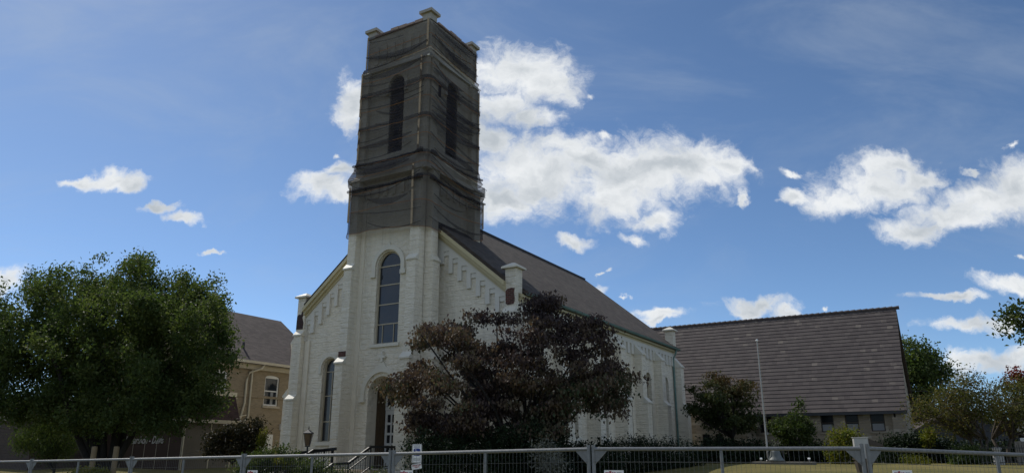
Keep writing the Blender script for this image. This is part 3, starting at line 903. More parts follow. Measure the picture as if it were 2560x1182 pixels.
def net_path(z, s):
    """s runs 0..4 through left, front, right and rear side; corners are cut between the two buttresses"""
    o = net_off(z)
    ch = min(o, 0.34) * 0.75
    x0, x1, y0, y1 = TX0 - o, TX1 + o, TY0 - o, TY1 + o
    c = [(x0, y1 - ch), (x0, y0 + ch), (x0 + ch, y0), (x1 - ch, y0), (x1, y0 + ch), (x1, y1 - ch), (x1 - ch, y1), (x0 + ch, y1)]
    side = int(s) % 4; f = s - int(s)
    a, b_ = c[side * 2], c[side * 2 + 1]
    nrm = [(-1, 0), (0, -1), (1, 0), (0, 1)][side]
    w_ = 0.06
    if f < w_:      # half of the cut corner before
        p = c[side * 2 - 1]; mid = ((p[0] + a[0]) / 2, (p[1] + a[1]) / 2); k = f / w_
        return (mid[0] + (a[0] - mid[0]) * k, mid[1] + (a[1] - mid[1]) * k), nrm
    if f > 1 - w_:
        p = c[(side * 2 + 2) % 8]; mid = ((p[0] + b_[0]) / 2, (p[1] + b_[1]) / 2); k = (f - 1 + w_) / w_
        return (b_[0] + (mid[0] - b_[0]) * k, b_[1] + (mid[1] - b_[1]) * k), nrm
    k = (f - w_) / (1 - 2 * w_)
    return (a[0] + (b_[0] - a[0]) * k, a[1] + (b_[1] - a[1]) * k), nrm
# per band: top and bottom heights at the corners (left-rear, left-front, right-front, right-rear), sag of both edges per side
BANDS = [
 ((21.98, 22.0, 21.86, 21.96), (19.95, 20.02, 20.42, 20.12), (.02, .0, .02, .0), (.05, .16, .10, .05)),
 ((20.2, 20.2, 20.30, 19.85), (18.5, 18.55, 18.62, 18.45), (.02, .22, .22, .02), (.1, .12, .16, .1)),
 ((18.7, 18.75, 18.85, 18.65), (16.75, 16.85, 16.75, 16.6), (.05, .12, .16, .05), (.1, .10, .20, .1)),
 ((16.95, 17.0, 16.95, 16.75), (14.95, 15.0, 14.9, 14.75), (.05, .10, .2, .05), (.1, .12, .22, .1)),
 ((15.15, 15.15, 15.1, 14.6), (13.4, 13.55, 13.75, 13.35), (.05, .12, .42, .05), (.1, .1, .2, .1)),
 ((13.65, 13.72, 13.9, 13.5), (11.7, 11.62, 11.40, 11.95), (.05, .10, .22, .05), (.1, -.06, .28, .1)),
]
MV = 22
for bi, (tops, bots, sagt, sagb) in enumerate(BANDS):
    nb = MB(); hem = []
    NT_ = NS * 4
    for j in range(MV + 1):
        tt = j / MV
        for i in range(NT_ + 1):
            s = 4.0 * i / NT_
            if i == NT_: s = 3.9999
            side = int(s) % 4; f = s - int(s)
            zt_ = tops[side] + (tops[(side + 1) % 4] - tops[side]) * f - sagt[side] * 4 * f * (1 - f)
            zb_ = bots[side] + (bots[(side + 1) % 4] - bots[side]) * f - sagb[side] * 4 * f * (1 - f)
            z = zt_ + (zb_ - zt_) * tt
            (x, y), nrm = net_path(z, s)
            mid = 4 * f * (1 - f)
            # folds hanging from the two corners like swags
            lift = z + 0.9 * (1 - mid) * tt + bi * 3.1 + side * 1.7
            fold = abs(noise.noise(Vector((lift * 2.6, s * 0.8, bi * 5.0)))) + 0.5 * abs(noise.noise(Vector((lift * 6.5, s * 1.5, bi * 9.0 + 3))))
            amp = (0.11 if side == 2 else 0.075) * (0.25 + 0.9 * mid)
            big = noise.noise(Vector((s * 1.6, z * 0.5, bi * 2.0)))
            dlt = amp * 1.35 * fold + 0.09 * mid * (0.5 + big) + 0.018 * (bi % 2) + 0.012
            if tt > 0.93 or tt < 0.05: dlt += 0.03
            if j == MV: z += 0.05 * noise.noise(Vector((s * 7.0, bi * 3.0, 1.0)))
            x += nrm[0] * dlt; y += nrm[1] * dlt
            nb.v.append((x, y, z))
            if j in (0, MV) or j == MV // 2: hem.append((j, i, (x + nrm[0] * .012, y + nrm[1] * .012, z)))
    W_ = NT_ + 1
    nb.f = [(j*W_ + i, j*W_ + i + 1, (j+1)*W_ + i + 1, (j+1)*W_ + i) for j in range(MV) for i in range(NT_)]
    o = nb.build('net_band', 'net', netting, smooth=True, fix=False)
    hm = MB()
    for jj in (MV // 2, MV):
        pts = [p for (j, i, p) in hem if j == jj]
        hm.tube(pts, 0.012 if jj == MV else 0.014, 4, False)
    hm.build('hem_cord', 'hem', o, fix=False)
def strip(x, y, z0, z1, wx=0.10, wy=0.03, tilt=0.0):
    MB().hexa([(x, y, z0), (x + wx, y, z0), (x + wx, y + wy, z0), (x, y + wy, z0)], [(x + tilt, y, z1), (x + tilt + wx, y, z1), (x + tilt + wx, y + wy, z1), (x + tilt, y + wy, z1)]).build('lath_strip', 'wood_strip', netting)
strip(-0.20, 0.27, 20.45, 21.9); strip(-0.38, 0.10, 16.72, 19.9); strip(-0.38, 0.09, 14.98, 16.6, tilt=0.0)
strip(-0.40, -0.16, 13.25, 14.35, tilt=0.0); strip(-0.38, -0.14, 11.5, 13.15, tilt=-0.02)
strip(-3.93, 0.28, 20.25, 22.0, 0.06); strip(-3.99, 0.10, 17.6, 19.9, 0.08); strip(-3.97, 0.10, 14.95, 17.45, 0.09); strip(-4.10, -0.12, 12.2, 13.9, 0.10)
for (y, z0, z1, x) in ((4.25, 20.3, 21.9, -0.04), (4.30, 15.2, 19.6, 0.17), (4.45, 12.4, 13.7, 0.40)):
    MB().box(x, x + 0.03, y - 0.07, y, z0, z1).build('lath_strip', 'wood_strip', netting)
# bare brick patches behind the net
rnd = random.Random(12)
def patch(axis, a, z, w_, h_, d):
    n_ = 9
    pts = []
    for k in range(n_):
        an = 2 * math.pi * k / n_
        rr_ = rnd.uniform(0.65, 1.1)
        pts.append((a + w_ * rr_ * max(-.8, min(.8, 1.2 * math.cos(an))), z + h_ * rr_ * max(-.8, min(.8, 1.2 * math.sin(an)))))
    MB().prism(pts, [], axis, d, d + (0.012 if axis == 'x' else -0.012)).build('exposed_brick', 'black_brick', church)
for (a, z, w_, h_) in ((1.25, 18.5, .25, .4), (0.9, 16.2, .14, .25)): patch('x', a, z, w_, h_, TX1 + .004)
# loose folds lying over the net as swags from corner to corner
for bi, (tops, bots, sagt, sagb) in enumerate(BANDS):
    for side in (1, 2):
        nf = rnd.randint(4, 6) if side == 2 else rnd.randint(3, 4)
        for q in range(nf):
            tq = (q + rnd.uniform(.15, .85)) / nf
            f0 = rnd.choice((0.03, 0.05, 0.1, 0.3)); f1 = rnd.choice((0.97, 0.93, 0.8, 0.6))
            t1 = min(.97, max(.03, tq + rnd.uniform(-.22, .22)))
            sag = rnd.uniform(.10, .55) * (f1 - f0)
            wd_ = rnd.choice((.02, .03, .05, .12))
            fb = MB(); K = 26
            for i in range(K + 1):
                f = f0 + (f1 - f0) * i / K
                zt_ = tops[side] + (tops[(side + 1) % 4] - tops[side]) * f
                zb_ = bots[side] + (bots[(side + 1) % 4] - bots[side]) * f
                tt = tq + (t1 - tq) * i / K
                z = zt_ + (zb_ - zt_) * tt - sag * 4 * (i / K) * (1 - i / K)
                z = max(z, min(bots) - .02)
                (x, y), nrm = net_path(z, side + f)
                o_ = 0.10 + 0.04 * math.sin(math.pi * i / K)
                h_ = wd_ * (0.25 + math.sin(math.pi * i / K))
                for (dz, do) in ((-h_, 0.0), (0.0, 0.035), (h_, 0.0)):
                    fb.v.append((x + nrm[0] * (o_ + do), y + nrm[1] * (o_ + do), z + dz))
            fb.f = [(3*i + k, 3*i + k + 1, 3*i + k + 4, 3*i + k + 3) for i in range(K) for k in (0, 1)]
            fb.build('fold', 'net', netting, smooth=True, fix=False)

# bunched net roll where the bands meet above the flare
for side, z0, sag in ((1, 15.02, .16), (2, 14.98, .30), (1, 13.72, .08), (2, 13.72, .20)):
    pts, rad = [], []
    for i in range(41):
        f = 0.02 + 0.96 * i / 40
        z = z0 - sag * 4 * f * (1 - f) + .04 * noise.noise(Vector((f * 9, side, z0)))
        (x, y), nrm = net_path(z, side + f)
        o_ = 0.16 + .04 * noise.noise(Vector((f * 6, side * 3, z0)))
        pts.append((x + nrm[0] * o_, y + nrm[1] * o_, z)); rad.append(0.05 + 0.035 * abs(noise.noise(Vector((f * 12, z0, side)))) + (.05 if f > .9 and side == 1 or f < .1 and side == 2 else 0))
    MB().tube(pts, rad, 7).build('bunched_net', 'net', netting, smooth=True, fix=False)

# ------------------------------------------------------------------ hall behind, on the right
hall = thing('parish_hall', 'low tan limestone hall under a tall steep brown tiled roof beside the church', 'hall', ORIGIN, YAW)
HX0, HX1, HY0, HY1 = -1.5, 16.25, 24.0, 33.4
HEAVE, HRIDGE = 4.62, 11.05
hwins = [(10.32, .36), (12.15, .36), (13.5, .36), (14.85, .37)]
hw_all = [(c, r) for c, r in hwins] + [(8.6, .36), (7.2, .36)]
holes = [[(c - r, 3.28), (c + r, 3.28), (c + r, 4.32), (c - r, 4.32)] for c, r in hw_all]
bw = [(14.55, 1.56), (15.35, 1.56), (15.35, 2.2), (14.55, 2.2)]
wl = MB().prism([(HX0, 0.9), (HX1, 0.9), (HX1, HEAVE), (HX0, HEAVE)], holes + [bw], 'y', HY0, HY0 + .35)
wl.build('front_wall', 'ashlar', hall)
gp = [(HY0 + .352, 0.9), (HY1, 0.9), (HY1, HEAVE), ((HY0 + HY1) / 2, HRIDGE - .15), (HY0 + .352, HEAVE + .3)]
MB().prism(gp, [], 'x', HX1 - .35, HX1).build('gable_wall', 'ashlar', hall)
MB().box(HX0, HX1 - .352, HY1 - .3, HY1 - .003, 0.9, HEAVE).build('rear_wall', 'ashlar', hall)
b = MB().hexa([(HX1 - .62, HY0 - .55, 0.9), (HX1 + .16, HY0 - .55, 0.9), (HX1 + .16, HY0 - .004, 0.9), (HX1 - .62, HY0 - .004, 0.9)],
              [(HX1 - .62, HY0 - .16, HEAVE - .1), (HX1 + .02, HY0 - .16, HEAVE - .1), (HX1 + .02, HY0 - .004, HEAVE - .1), (HX1 - .62, HY0 - .004, HEAVE - .1)])
b.build('battered_corner', 'ashlar', hall)
M['blind'] = plain('pale roller blind', (0.26, 0.27, 0.28), 0.7, 0.06, 2.0)
for (c, r) in hw_all:
    o = MB().prism([(c - r + .003, 3.283), (c + r - .003, 3.283), (c + r - .003, 4.317), (c - r + .003, 4.317)],
                   [[(c - r + .06, 3.34), (c + r - .06, 3.34), (c + r - .06, 3.78), (c - r + .06, 3.78)], [(c - r + .06, 3.83), (c + r - .06, 3.83), (c + r - .06, 4.26), (c - r + .06, 4.26)]], 'y', HY0 + .10, HY0 + .16)
    o = o.build('window', 'brown_paint', hall)
    MB().box(c - r + .05, c + r - .05, HY0 + .125, HY0 + .135, 3.33, 4.27).build('pane', 'dark_glass', o)
    if c > 11: MB().box(c - r + .07, c + r - .07, HY0 + .119, HY0 + .123, 3.34, 3.72).build('blind', 'blind', o)
    MB().box(c - r - .1, c + r + .1, HY0 - .05, HY0 + .09, 3.17, 3.28).build('window_sill', 'ashlar', o)
o = MB().box(14.553, 15.347, HY0 + .12, HY0 + .16, 1.563, 2.197).build('basement_window', 'brown_paint', hall)
MB().prism([(14.6, 1.6), (15.3, 1.6), (15.3, 2.15), (14.6, 2.15)], [], 'y', HY0 + .11, HY0 + .118).build('pane', 'glass', o)
# stepped tile roof, real overlapping courses
m, t = new_mat('brown grey roof tiles')
s_ = t.n('ShaderNodeSeparateXYZ'); t.link(objco(t), s_.inputs[0])
c_ = t.n('ShaderNodeCombineXYZ')
row = (HRIDGE - HEAVE + .25) / 27.0
t.link(s_.outputs[0], c_.inputs[0]); t.link(t.math('SUBTRACT', s_.outputs[2], HEAVE - .25 - 0.012), c_.inputs[1])
bk = brick(t, c_.outputs[0], (0, 0, 0), (1, 1, 1), (0.5, 0.5, 0.5), 0.33, row, 0.004, 0.1)
patch = t.noise(t.vmath('MULTIPLY', c_.outputs[0], (0.35, 1.1, 1.0)), 0.9, 4.0, 0.6)
base = t.ramp(bk.outputs['Color'], [(0.0, (0.070, 0.059, 0.058)), (0.6, (0.090, 0.076, 0.073)), (1.0, (0.100, 0.085, 0.080))])
newer = t.math('MULTIPLY', t.smooth(bk.outputs['Color'], 0.9, 0.93), t.smooth(patch, 0.50, 0.58))
col = t.mix(newer, base, (0.16, 0.138, 0.120))
n = t.noise(c_.outputs[0], 1.1, 6.0, 0.65)
col = t.mix(t.math('MULTIPLY', t.smooth(n, 0.4, 0.75), 0.4), col, (0.075, 0.062, 0.062))
finish(m, t, col, 0.8, t.math('ADD', t.math('SUBTRACT', 1.0, bk.outputs['Fac']), t.math('MULTIPLY', t.noise(c_.outputs[0], 30.0), 0.5)), 0.008, 0.7, 0, 0.25)
M['tiles'] = m
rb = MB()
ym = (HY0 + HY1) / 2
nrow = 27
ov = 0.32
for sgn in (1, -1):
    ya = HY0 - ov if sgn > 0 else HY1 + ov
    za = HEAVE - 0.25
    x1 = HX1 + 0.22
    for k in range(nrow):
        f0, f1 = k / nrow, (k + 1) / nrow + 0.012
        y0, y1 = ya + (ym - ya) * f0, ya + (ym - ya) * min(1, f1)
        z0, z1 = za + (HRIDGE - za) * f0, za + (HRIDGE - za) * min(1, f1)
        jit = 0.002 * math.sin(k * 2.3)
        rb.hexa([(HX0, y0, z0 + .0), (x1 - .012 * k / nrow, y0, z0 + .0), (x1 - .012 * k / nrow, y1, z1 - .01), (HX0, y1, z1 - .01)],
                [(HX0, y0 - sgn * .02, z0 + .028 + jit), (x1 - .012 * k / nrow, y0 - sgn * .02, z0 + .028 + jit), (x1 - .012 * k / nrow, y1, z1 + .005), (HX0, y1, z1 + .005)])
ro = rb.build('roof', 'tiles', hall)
M['tile_edge_shade'] = plain('shadow line tile edges', (0.028, 0.025, 0.024), 0.95, 0.2, 6.0, 0, 0, 0.05)  # shadow line under each course, put into the colour of the lip faces
ro.data.materials.append(M['tile_edge_shade'])
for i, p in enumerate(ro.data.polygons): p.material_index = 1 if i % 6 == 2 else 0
b = MB()
x = HX0
while x < HX1 + 0.1:
    b.tube([(x, ym, HRIDGE + .0), (x + .38, ym, HRIDGE + .02)], [0.10, 0.13], 8)
    x += 0.37
b.build('ridge_tiles', 'tiles', hall)
for sgn, y_ in ((-1, HY0 - ov),):
    MB().box(HX0, HX1 + .2, y_ - .02, y_ + .03, HEAVE - .40, HEAVE - .245).build('fascia', 'dark_metal', hall)
    MB().box(HX0, HX1, y_ + .032, HY0 - .003, HEAVE - .33, HEAVE - .29).build('soffit', 'brown_paint', hall)
MB().hexa([(HX1+.05,HY0-ov,HEAVE-.42),(HX1+.20,HY0-ov,HEAVE-.42),(HX1+.20,ym,HRIDGE-.22),(HX1+.05,ym,HRIDGE-.22)], [(HX1+.05,HY0-ov,HEAVE-.25),(HX1+.20,HY0-ov,HEAVE-.25),(HX1+.20,ym,HRIDGE-.04),(HX1+.05,ym,HRIDGE-.04)]).build('barge_board', 'brown_paint', hall)
MB().hexa([(HX1+.05,HY1+ov,HEAVE-.42),(HX1+.20,HY1+ov,HEAVE-.42),(HX1+.20,ym+.004,HRIDGE-.22),(HX1+.05,ym+.004,HRIDGE-.22)], [(HX1+.05,HY1+ov,HEAVE-.25),(HX1+.20,HY1+ov,HEAVE-.25),(HX1+.20,ym+.004,HRIDGE-.04),(HX1+.05,ym+.004,HRIDGE-.04)]).build('barge_board', 'brown_paint', hall)
MB().tube([(15.78, HY0 - ov, HEAVE - .35), (15.78, HY0 - .09, HEAVE - .7), (15.78, HY0 - .09, 1.3)], 0.055, 8).build('downpipe', 'black_iron', hall)
# link building between church and hall
lk = [(4.3, 0.9), (8.0, 0.9), (8.0, 3.55), (4.3, 4.75)]
MB().prism(lk, [[(5.3, 1.9), (5.75, 1.9), (5.75, 3.2), (5.3, 3.2)], [(6.1, 1.9), (6.55, 1.9), (6.55, 3.2), (6.1, 3.2)]], 'y', 21.7, 22.0).build('link_wall', 'ashlar', hall)
MB().prism([(21.702, .9), (23.9, .9), (23.9, 3.5), (21.702, 3.5)], [], 'x', 7.7, 7.998).build('link_wall', 'ashlar', hall)
for x in (5.3, 6.1):
    o = MB().box(x + .003, x + .447, 21.86, 21.92, 1.903, 3.197).build('window', 'brown_paint', hall)
    MB().box(x + .05, x + .4, 21.845, 21.858, 1.95, 3.15).build('pane', 'glass', o)
b = MB()
for k in range(13):
    f0, f1 = k / 13, (k + 1) / 13
    xa, xb = 8.35 + (4.3 - 8.35) * f0, 8.35 + (4.3 - 8.35) * f1
    z0, z1 = 3.5 + 1.36 * f0, 3.5 + 1.36 * f1
    b.hexa([(xb, 21.3, z1), (xa, 21.3, z0), (xa, 23.9, z0), (xb, 23.9, z1)], [(xb, 21.3, z1 + .04), (xa + .04, 21.3, z0 + .09), (xa + .04, 23.9, z0 + .09), (xb, 23.9, z1 + .04)])
b.build('link_roof', 'tiles', hall)

# ------------------------------------------------------------------ brick house left of the church
house = thing('brick_house', 'tan brick two storey house with brown shingle roof, left of the church', 'house', ORIGIN, YAW)
FX, FY0, FY1 = -13.5, -0.9, 8.5
HE = 6.62
wins = [(4.72, .50, 4.56, 6.05), (1.22, .50, 4.6, 6.05)]
holes = [arch(c, z0, z1, r, 10, 0.28) for c, r, z0, z1 in wins]
fw = MB().prism([(FY0, .6), (FY1, .6), (FY1, HE), (FY0, HE)], holes, 'x', FX - .3, FX)
fw.build('front_wall', 'tan_brick', house)
MB().box(FX - 8.0, FX - .302, FY1 - .3, FY1, .6, HE).build('side_wall', 'tan_brick', house)
MB().box(FX - 8.0, FX - .302, FY0, FY0 + .3, .6, HE).build('side_wall', 'tan_brick', house)
for y0 in (FY0 + .02, FY1 - .28):
    MB().prism([(FX - .31, HE + .003), (FX - 7.99, HE + .003), (FX - 4.1, 9.98)], [], 'y', y0, y0 + .26).build('gable_wall', 'tan_brick', house)
for (c, r, z0, z1) in wins:
    ol = shrink(arch(c, z0, z1, r, 10, .28), .004)
    zm = (z0 + z1) / 2 + .04
    f = MB().prism(ol, [[(c - r + .08, z0 + .08), (c + r - .08, z0 + .08), (c + r - .08, zm - .03), (c - r + .08, zm - .03)], [(c - r + .08, zm + .03), (c + r - .08, zm + .03), (c + r - .08, z1 - .02), (c - r + .08, z1 - .02)]], 'x', FX - .13, FX - .06)
    o = f.build('window', 'white_frame', house)
    MB().box(FX - .11, FX - .10, c - r + .06, c + r - .06, z0 + .06, z1).build('pane', 'glass', o)
    MB().box(FX - .09, FX - .085, c + .02, c + .2, z0 + .09, zm - .05).build('curtain', 'blind', o)
    MB().box(FX - .2, FX + .09, c - r - .1, c + r + .1, z0 - .13, z0 - .004).build('window_sill', 'tan', o)
MB().box(FX + .003, FX + .05, FY0, FY1, 4.93, 5.05).build('band_course', 'tan_brick', house)
b = MB().box(FX + .004, FX + .22, FY0, FY1, 6.38, 6.60)
b.box(FX + .005, FX + .36, FY0, FY1, 6.602, 6.70)
b.build('eaves_board', 'beige_frame', house)
M['beige_gutter'] = plain('cream gutter paint', (0.55, 0.49, 0.36), 0.5, 0.08)
MB().box(FX + .362, FX + .48, FY0, FY1, 6.66, 6.80).build('gutter', 'beige_gutter', house)
M['shingle2'] = mk_shingle('dark brown house shingles', (0.044, 0.036, 0.034), (0.098, 0.080, 0.073), 1.65, 1, 0.15, 0.3)
xr = FX - 4.1
rf = MB().prism([(FX + .46, 6.78), (xr, 10.18), (xr, 10.02), (FX + .46, 6.62)], [], 'y', FY0 - .1, FY1 + .1)
rf.prism([(xr, 10.18), (FX - 8.6, 6.78), (FX - 8.6, 6.62), (xr, 10.02)], [], 'y', FY0 - .1, FY1 + .1)
rf.build('roof', 'shingle2', house)
for (y, z) in ((3.0, 7.55),):
    x = FX + .46 - (z - 6.78) / 3.4 * 4.56
    MB().tube([(x, y, z - .1), (x, y, z + .32)], 0.07, 8).build('vent_pipe', 'dark_metal', house)
MB().hexa([(FX + .44, 5.68, 6.82), (FX + .44, 5.82, 6.82), (FX - 1.6, 7.42, 8.34), (FX - 1.6, 7.28, 8.34)], [(FX + .44, 5.68, 6.88), (FX + .44, 5.82, 6.88), (FX - 1.6, 7.42, 8.40), (FX - 1.6, 7.28, 8.40)]).build('valley_flashing', 'beige_gutter', house)
MB().tube([(FX + .42, 3.7, 6.68), (FX + .38, 3.6, 6.45), (FX + .09, 3.05, 6.2), (FX + .09, 2.9, 5.8), (FX + .09, 2.9, 4.6), (FX + .09, 2.72, 3.8), (FX + .09, 2.72, 1.0)], 0.055, 8).build('downpipe', 'beige_gutter', house)
MB().tube([(FX + .09, 3.22, 6.4), (FX + .09, 3.22, 3.9), (FX + .09, 3.02, 3.7), (FX + .09, 3.0, 1.0)], 0.05, 8).build('downpipe', 'beige_gutter', house)
MB().tube([(FX + .09, 1.2, 3.82), (FX + .09, 2.4, 3.84), (FX + .09, 3.1, 4.0)], 0.03, 6).build('conduit', 'beige_gutter', house)
MB().box(FX + .004, FX + .06, 4.45, 5.05, 1.2, 3.05).build('basement_door', 'white_frame', house)
MB().box(FX + .004, FX + .16, 5.5, 5.75, 3.3, 3.62).build('meter_box', 'white_frame', house)

# ------------------------------------------------------------------ shop front with the script sign
shop = thing('shopfront', 'dark brown panelled low shop wing with script lettering and mansard roof', 'shop', ORIGIN, YAW)
SXR, SY0 = -12.5, -1.1
M['panel'] = plain('dark brown wall panel', (0.048, 0.032, 0.025), 0.85, 0.2, 1.5, 0, 0, 0.1)
M['panel_tan'] = plain('grey tan wall panel', (0.12, 0.105, 0.082), 0.7, 0.15, 1.5)
MB().box(-30.0, SXR - .08, SY0, 1.6, .5, 3.46).build('core_wall', 'panel', shop)
MB().box(SXR - .078, SXR, SY0, 1.9, .5, 3.46).build('side_panel', 'panel_tan', shop)
xp = SXR - .02
for k in range(9):
    x1 = SXR - .09 - k * 0.92; x0 = x1 - 0.905
    MB().box(x0, x1, SY0 - .05, SY0 - .004, .6, 3.44).build('wall_panel', 'panel', shop)
    MB().box(x1 + .001, x1 + .014, SY0 - .062, SY0 - .005, .6, 3.44).build('seam_strip', 'beige_frame', shop)
for y in (SY0 - .05, 0.30, 1.55):
    MB().box(SXR + .002, SXR + .02, y, y + .045, .6, 3.44).build('seam_strip', 'beige_gutter', shop)
M['mansard'] = mk_shingle('dark red brown mansard shingles', (0.035, 0.022, 0.02), (0.06, 0.038, 0.034), 1.1, 1, 0.16, 0.3)
b = MB().hexa([(-30, SY0 - .32, 3.60), (SXR + .3, SY0 - .32, 3.60), (SXR + .3, 1.75, 3.60), (-30, 1.75, 3.60)], [(-30, SY0 + .25, 4.82), (SXR - .25, SY0 + .25, 4.82), (SXR - .25, 1.75, 4.82), (-30, 1.75, 4.82)])
b.build('mansard_roof', 'mansard', shop)
b = MB().box(-30, SXR + .36, SY0 - .38, SY0 - .323, 3.46, 3.62)
b.box(SXR + .303, SXR + .36, SY0 - .322, 1.75, 3.46, 3.62)
b.build('fascia', 'beige_frame', shop)
MB().box(-30, SXR - .2, SY0 + .2, 1.8, 4.823, 5.03).build('parapet_cap', 'beige_gutter', shop)
# projecting bay with white framed shop windows further left
MB().box(-29.0, -21.0, SY0 - 1.2, SY0 - .064, .4, 3.4).build('bay_wall', 'panel_tan', shop)
for k, x in enumerate((-22.4, -23.9, -26.0, -27.5)):
    f = MB().prism([(x - .62, 1.15), (x + .62, 1.15), (x + .62, 2.75), (x - .62, 2.75)], [[(x - .56 + .39 * i, 1.22), (x - .56 + .39 * i + .33, 1.22), (x - .56 + .39 * i + .33, 1.62), (x - .56 + .39 * i, 1.62)] for i in range(3)] + [[(x - .56 + .39 * i, 1.76), (x - .56 + .39 * i + .33, 1.76), (x - .56 + .39 * i + .33, 2.69), (x - .56 + .39 * i, 2.69)] for i in range(3)], 'y', SY0 - 1.27, SY0 - 1.205)
    o = f.build('shop_window', 'white_frame', shop)
    MB().box(x - .58, x + .58, SY0 - 1.235, SY0 - 1.225, 1.2, 2.7).build('pane', 'leaded', o)
write('lettering', 'Richardson - Davis', 0.50, 'letter', shop, (-15.45, SY0 - .075, 2.67), (math.pi / 2, 0, 0), 0.012, 0.32, 0.80, 0.004)

# dark brick building at the left edge
far_l = thing('brick_building', 'dark brown brick building at the left edge behind the tree', 'building', (-22.5, 35.5, 0), YAW)
MB().box(-9, 0, 0, 8, 0.3, 3.6).build('wall', 'dark_brick', far_l)
MB().box(-9.1, .12, -.12, 8.1, 3.6, 3.85).build('parapet', 'beige_frame', far_l)
o = MB().box(-6.4, -4.6, -.03, -.004, 1.2, 2.6).build('window', 'white_frame', far_l)
MB().box(-6.3, -4.7, -.045, -.033, 1.3, 2.5).build('pane', 'leaded', o)

# ------------------------------------------------------------------ steps and railings in front of the portal
steps = thing('entrance_steps', 'tan concrete steps and landings leading up to the church portal', 'steps', ORIGIN, YAW)
LX0, LX1 = -3.85, -0.85
MB().box(LX0, LX1, -1.35, 0.38, 0.3, 1.44).build('landing', 'tan', steps)
for k in range(4):
    MB().box(LX0, LX1, -1.35 - .3 * (k + 1), -1.352 - .3 * k, 0.2, 1.44 - .15 * (k + 1)).build('step', 'tan', steps)
MB().box(LX0, LX1, -3.45, -2.555, 0.0, 0.84).build('landing', 'tan', steps)
for k in range(5):
    MB().box(LX0, LX1, -3.45 - .3 * (k + 1), -3.452 - .3 * k, -0.3, 0.84 - .15 * (k + 1)).build('step', 'tan', steps)
MB().box(-8.0, LX0 - .005, -1.25, -0.35, 0.3, 1.30).build('ramp', 'concrete', steps)
def railing(x, pts, label, wide=0.09, seg=0.13, low=0.75):
    t_ = thing('stair_railing', label, 'railing', ORIGIN, YAW, 'iron railings in front of the church')
    top = MB()
    for p, q in zip(pts, pts[1:]): top.bar((x, p[0], p[1]), (x, q[0], q[1]), 0.07, wide)
    top.build('handrail', 'black_iron', t_)
    lo = MB()
    for p, q in zip(pts, pts[1:]): lo.bar((x, p[0], p[1] - low), (x, q[0], q[1] - low), 0.04, 0.04)
    lo.build('bottom_rail', 'black_iron', t_)
    mid = MB()
    for p, q in zip(pts, pts[1:]):
        if abs(p[1] - q[1]) > .1: mid.bar((x + .06, p[0] - .1, p[1] - .26), (x + .06, q[0] - .1, q[1] - .26), 0.035, 0.04)
    mid.build('grab_rail', 'black_iron', t_)
    for p in pts: MB().box(x - .025, x + .025, p[0] - .025, p[0] + .025, p[1] - .98, p[1] - .04).build('post', 'black_iron', t_)
    bl = MB()
    for p, q in zip(pts, pts[1:]):
        n_ = max(1, int(abs(q[0] - p[0]) / seg))
        for i in range(1, n_):
            f = i / n_
            y, z = p[0] + (q[0] - p[0]) * f, p[1] + (q[1] - p[1]) * f
            bl.box(x - .008, x + .008, y - .008, y + .008, z - low, z - .03)
    bl.build('balusters', 'black_iron', t_)
railing(-1.05, [(0.3, 2.30), (-1.15, 2.30), (-2.36, 1.70), (-3.2, 1.67), (-4.6, 0.98)], 'black iron stair railing on the right of the portal steps')
railing(-3.55, [(-1.1, 2.18), (-1.72, 2.17), (-2.85, 1.65), (-3.75, 1.62), (-5.0, 0.95)], 'black iron stair railing on the left of the portal steps')
rr = thing('ramp_railing', 'black iron ramp railing rising along the church front to the steps', 'railing', ORIGIN, YAW, 'iron railings in front of the church')
ra, rb_ = Vector((-6.9, -1.05, 1.92)), Vector((-2.95, -1.05, 2.23))
MB().bar(ra, rb_, 0.06, 0.12).build('handrail', 'black_iron', rr)
MB().bar(ra - Vector((0, 0, .75)), rb_ - Vector((0, 0, .75)), 0.04, 0.04).build('bottom_rail', 'black_iron', rr)
for f in (0.0, 0.33, 0.66, 0.95):
    p = ra.lerp(rb_, f); MB().box(p.x - .025, p.x + .025, p.y - .025, p.y + .025, p.z - .95, p.z - .06).build('post', 'black_iron', rr)
bl = MB()
for i in range(1, 30):
    p = ra.lerp(rb_, i / 30); bl.box(p.x - .008, p.x + .008, p.y - .008, p.y + .008, p.z - .75, p.z - .06)
bl.build('balusters', 'black_iron', rr)

# ------------------------------------------------------------------ lamp post
lp = at(770, 1100, 26.0)
lamp = thing('lamp_post', 'black lantern lamp post standing left of the portal steps', 'lamp post', (lp.x, lp.y, gz(lp.x, lp.y)))
zb = lp.z - gz(lp.x, lp.y) - 0.18
MB().tube([(0, 0, 0), (0, 0, .25), (0, 0, .26), (0, 0, zb - .02)], [0.07, 0.06, 0.035, 0.03], 10).build('post', 'black_iron', lamp)
def ring4(r_, z): return [(-r_, -r_, z), (r_, -r_, z), (r_, r_, z), (-r_, r_, z)]
b = MB()
lo_, hi_ = 0.06, 0.125
for sx in (-1, 1):
    for sy in (-1, 1): b.bar((sx * lo_, sy * lo_, zb), (sx * hi_, sy * hi_, zb + .40), 0.014, 0.014)
b.hexa(ring4(lo_ + .015, zb - .03), ring4(lo_ + .015, zb))
b.hexa(ring4(hi_ + .02, zb + .40), ring4(hi_ + .02, zb + .425))
b.build('lantern_frame', 'black_iron', lamp)
MB().hexa(ring4(hi_ + .03, zb + .427), ring4(.03, zb + .53)).build('lantern_roof', 'dark_metal', lamp)
MB().lathe([(0.02, zb + .53), (.012, zb + .56), (.02, zb + .58), (.004, zb + .66), (.0, zb + .70)], n=10).build('finial', 'black_iron', lamp)
m, t = new_mat('amber lantern glass')
finish(m, t, t.ramp(t.noise(objco(t), 5.0), [(0.3, (0.10, 0.06, 0.035)), (0.7, (0.20, 0.14, 0.09))]), 0.25)
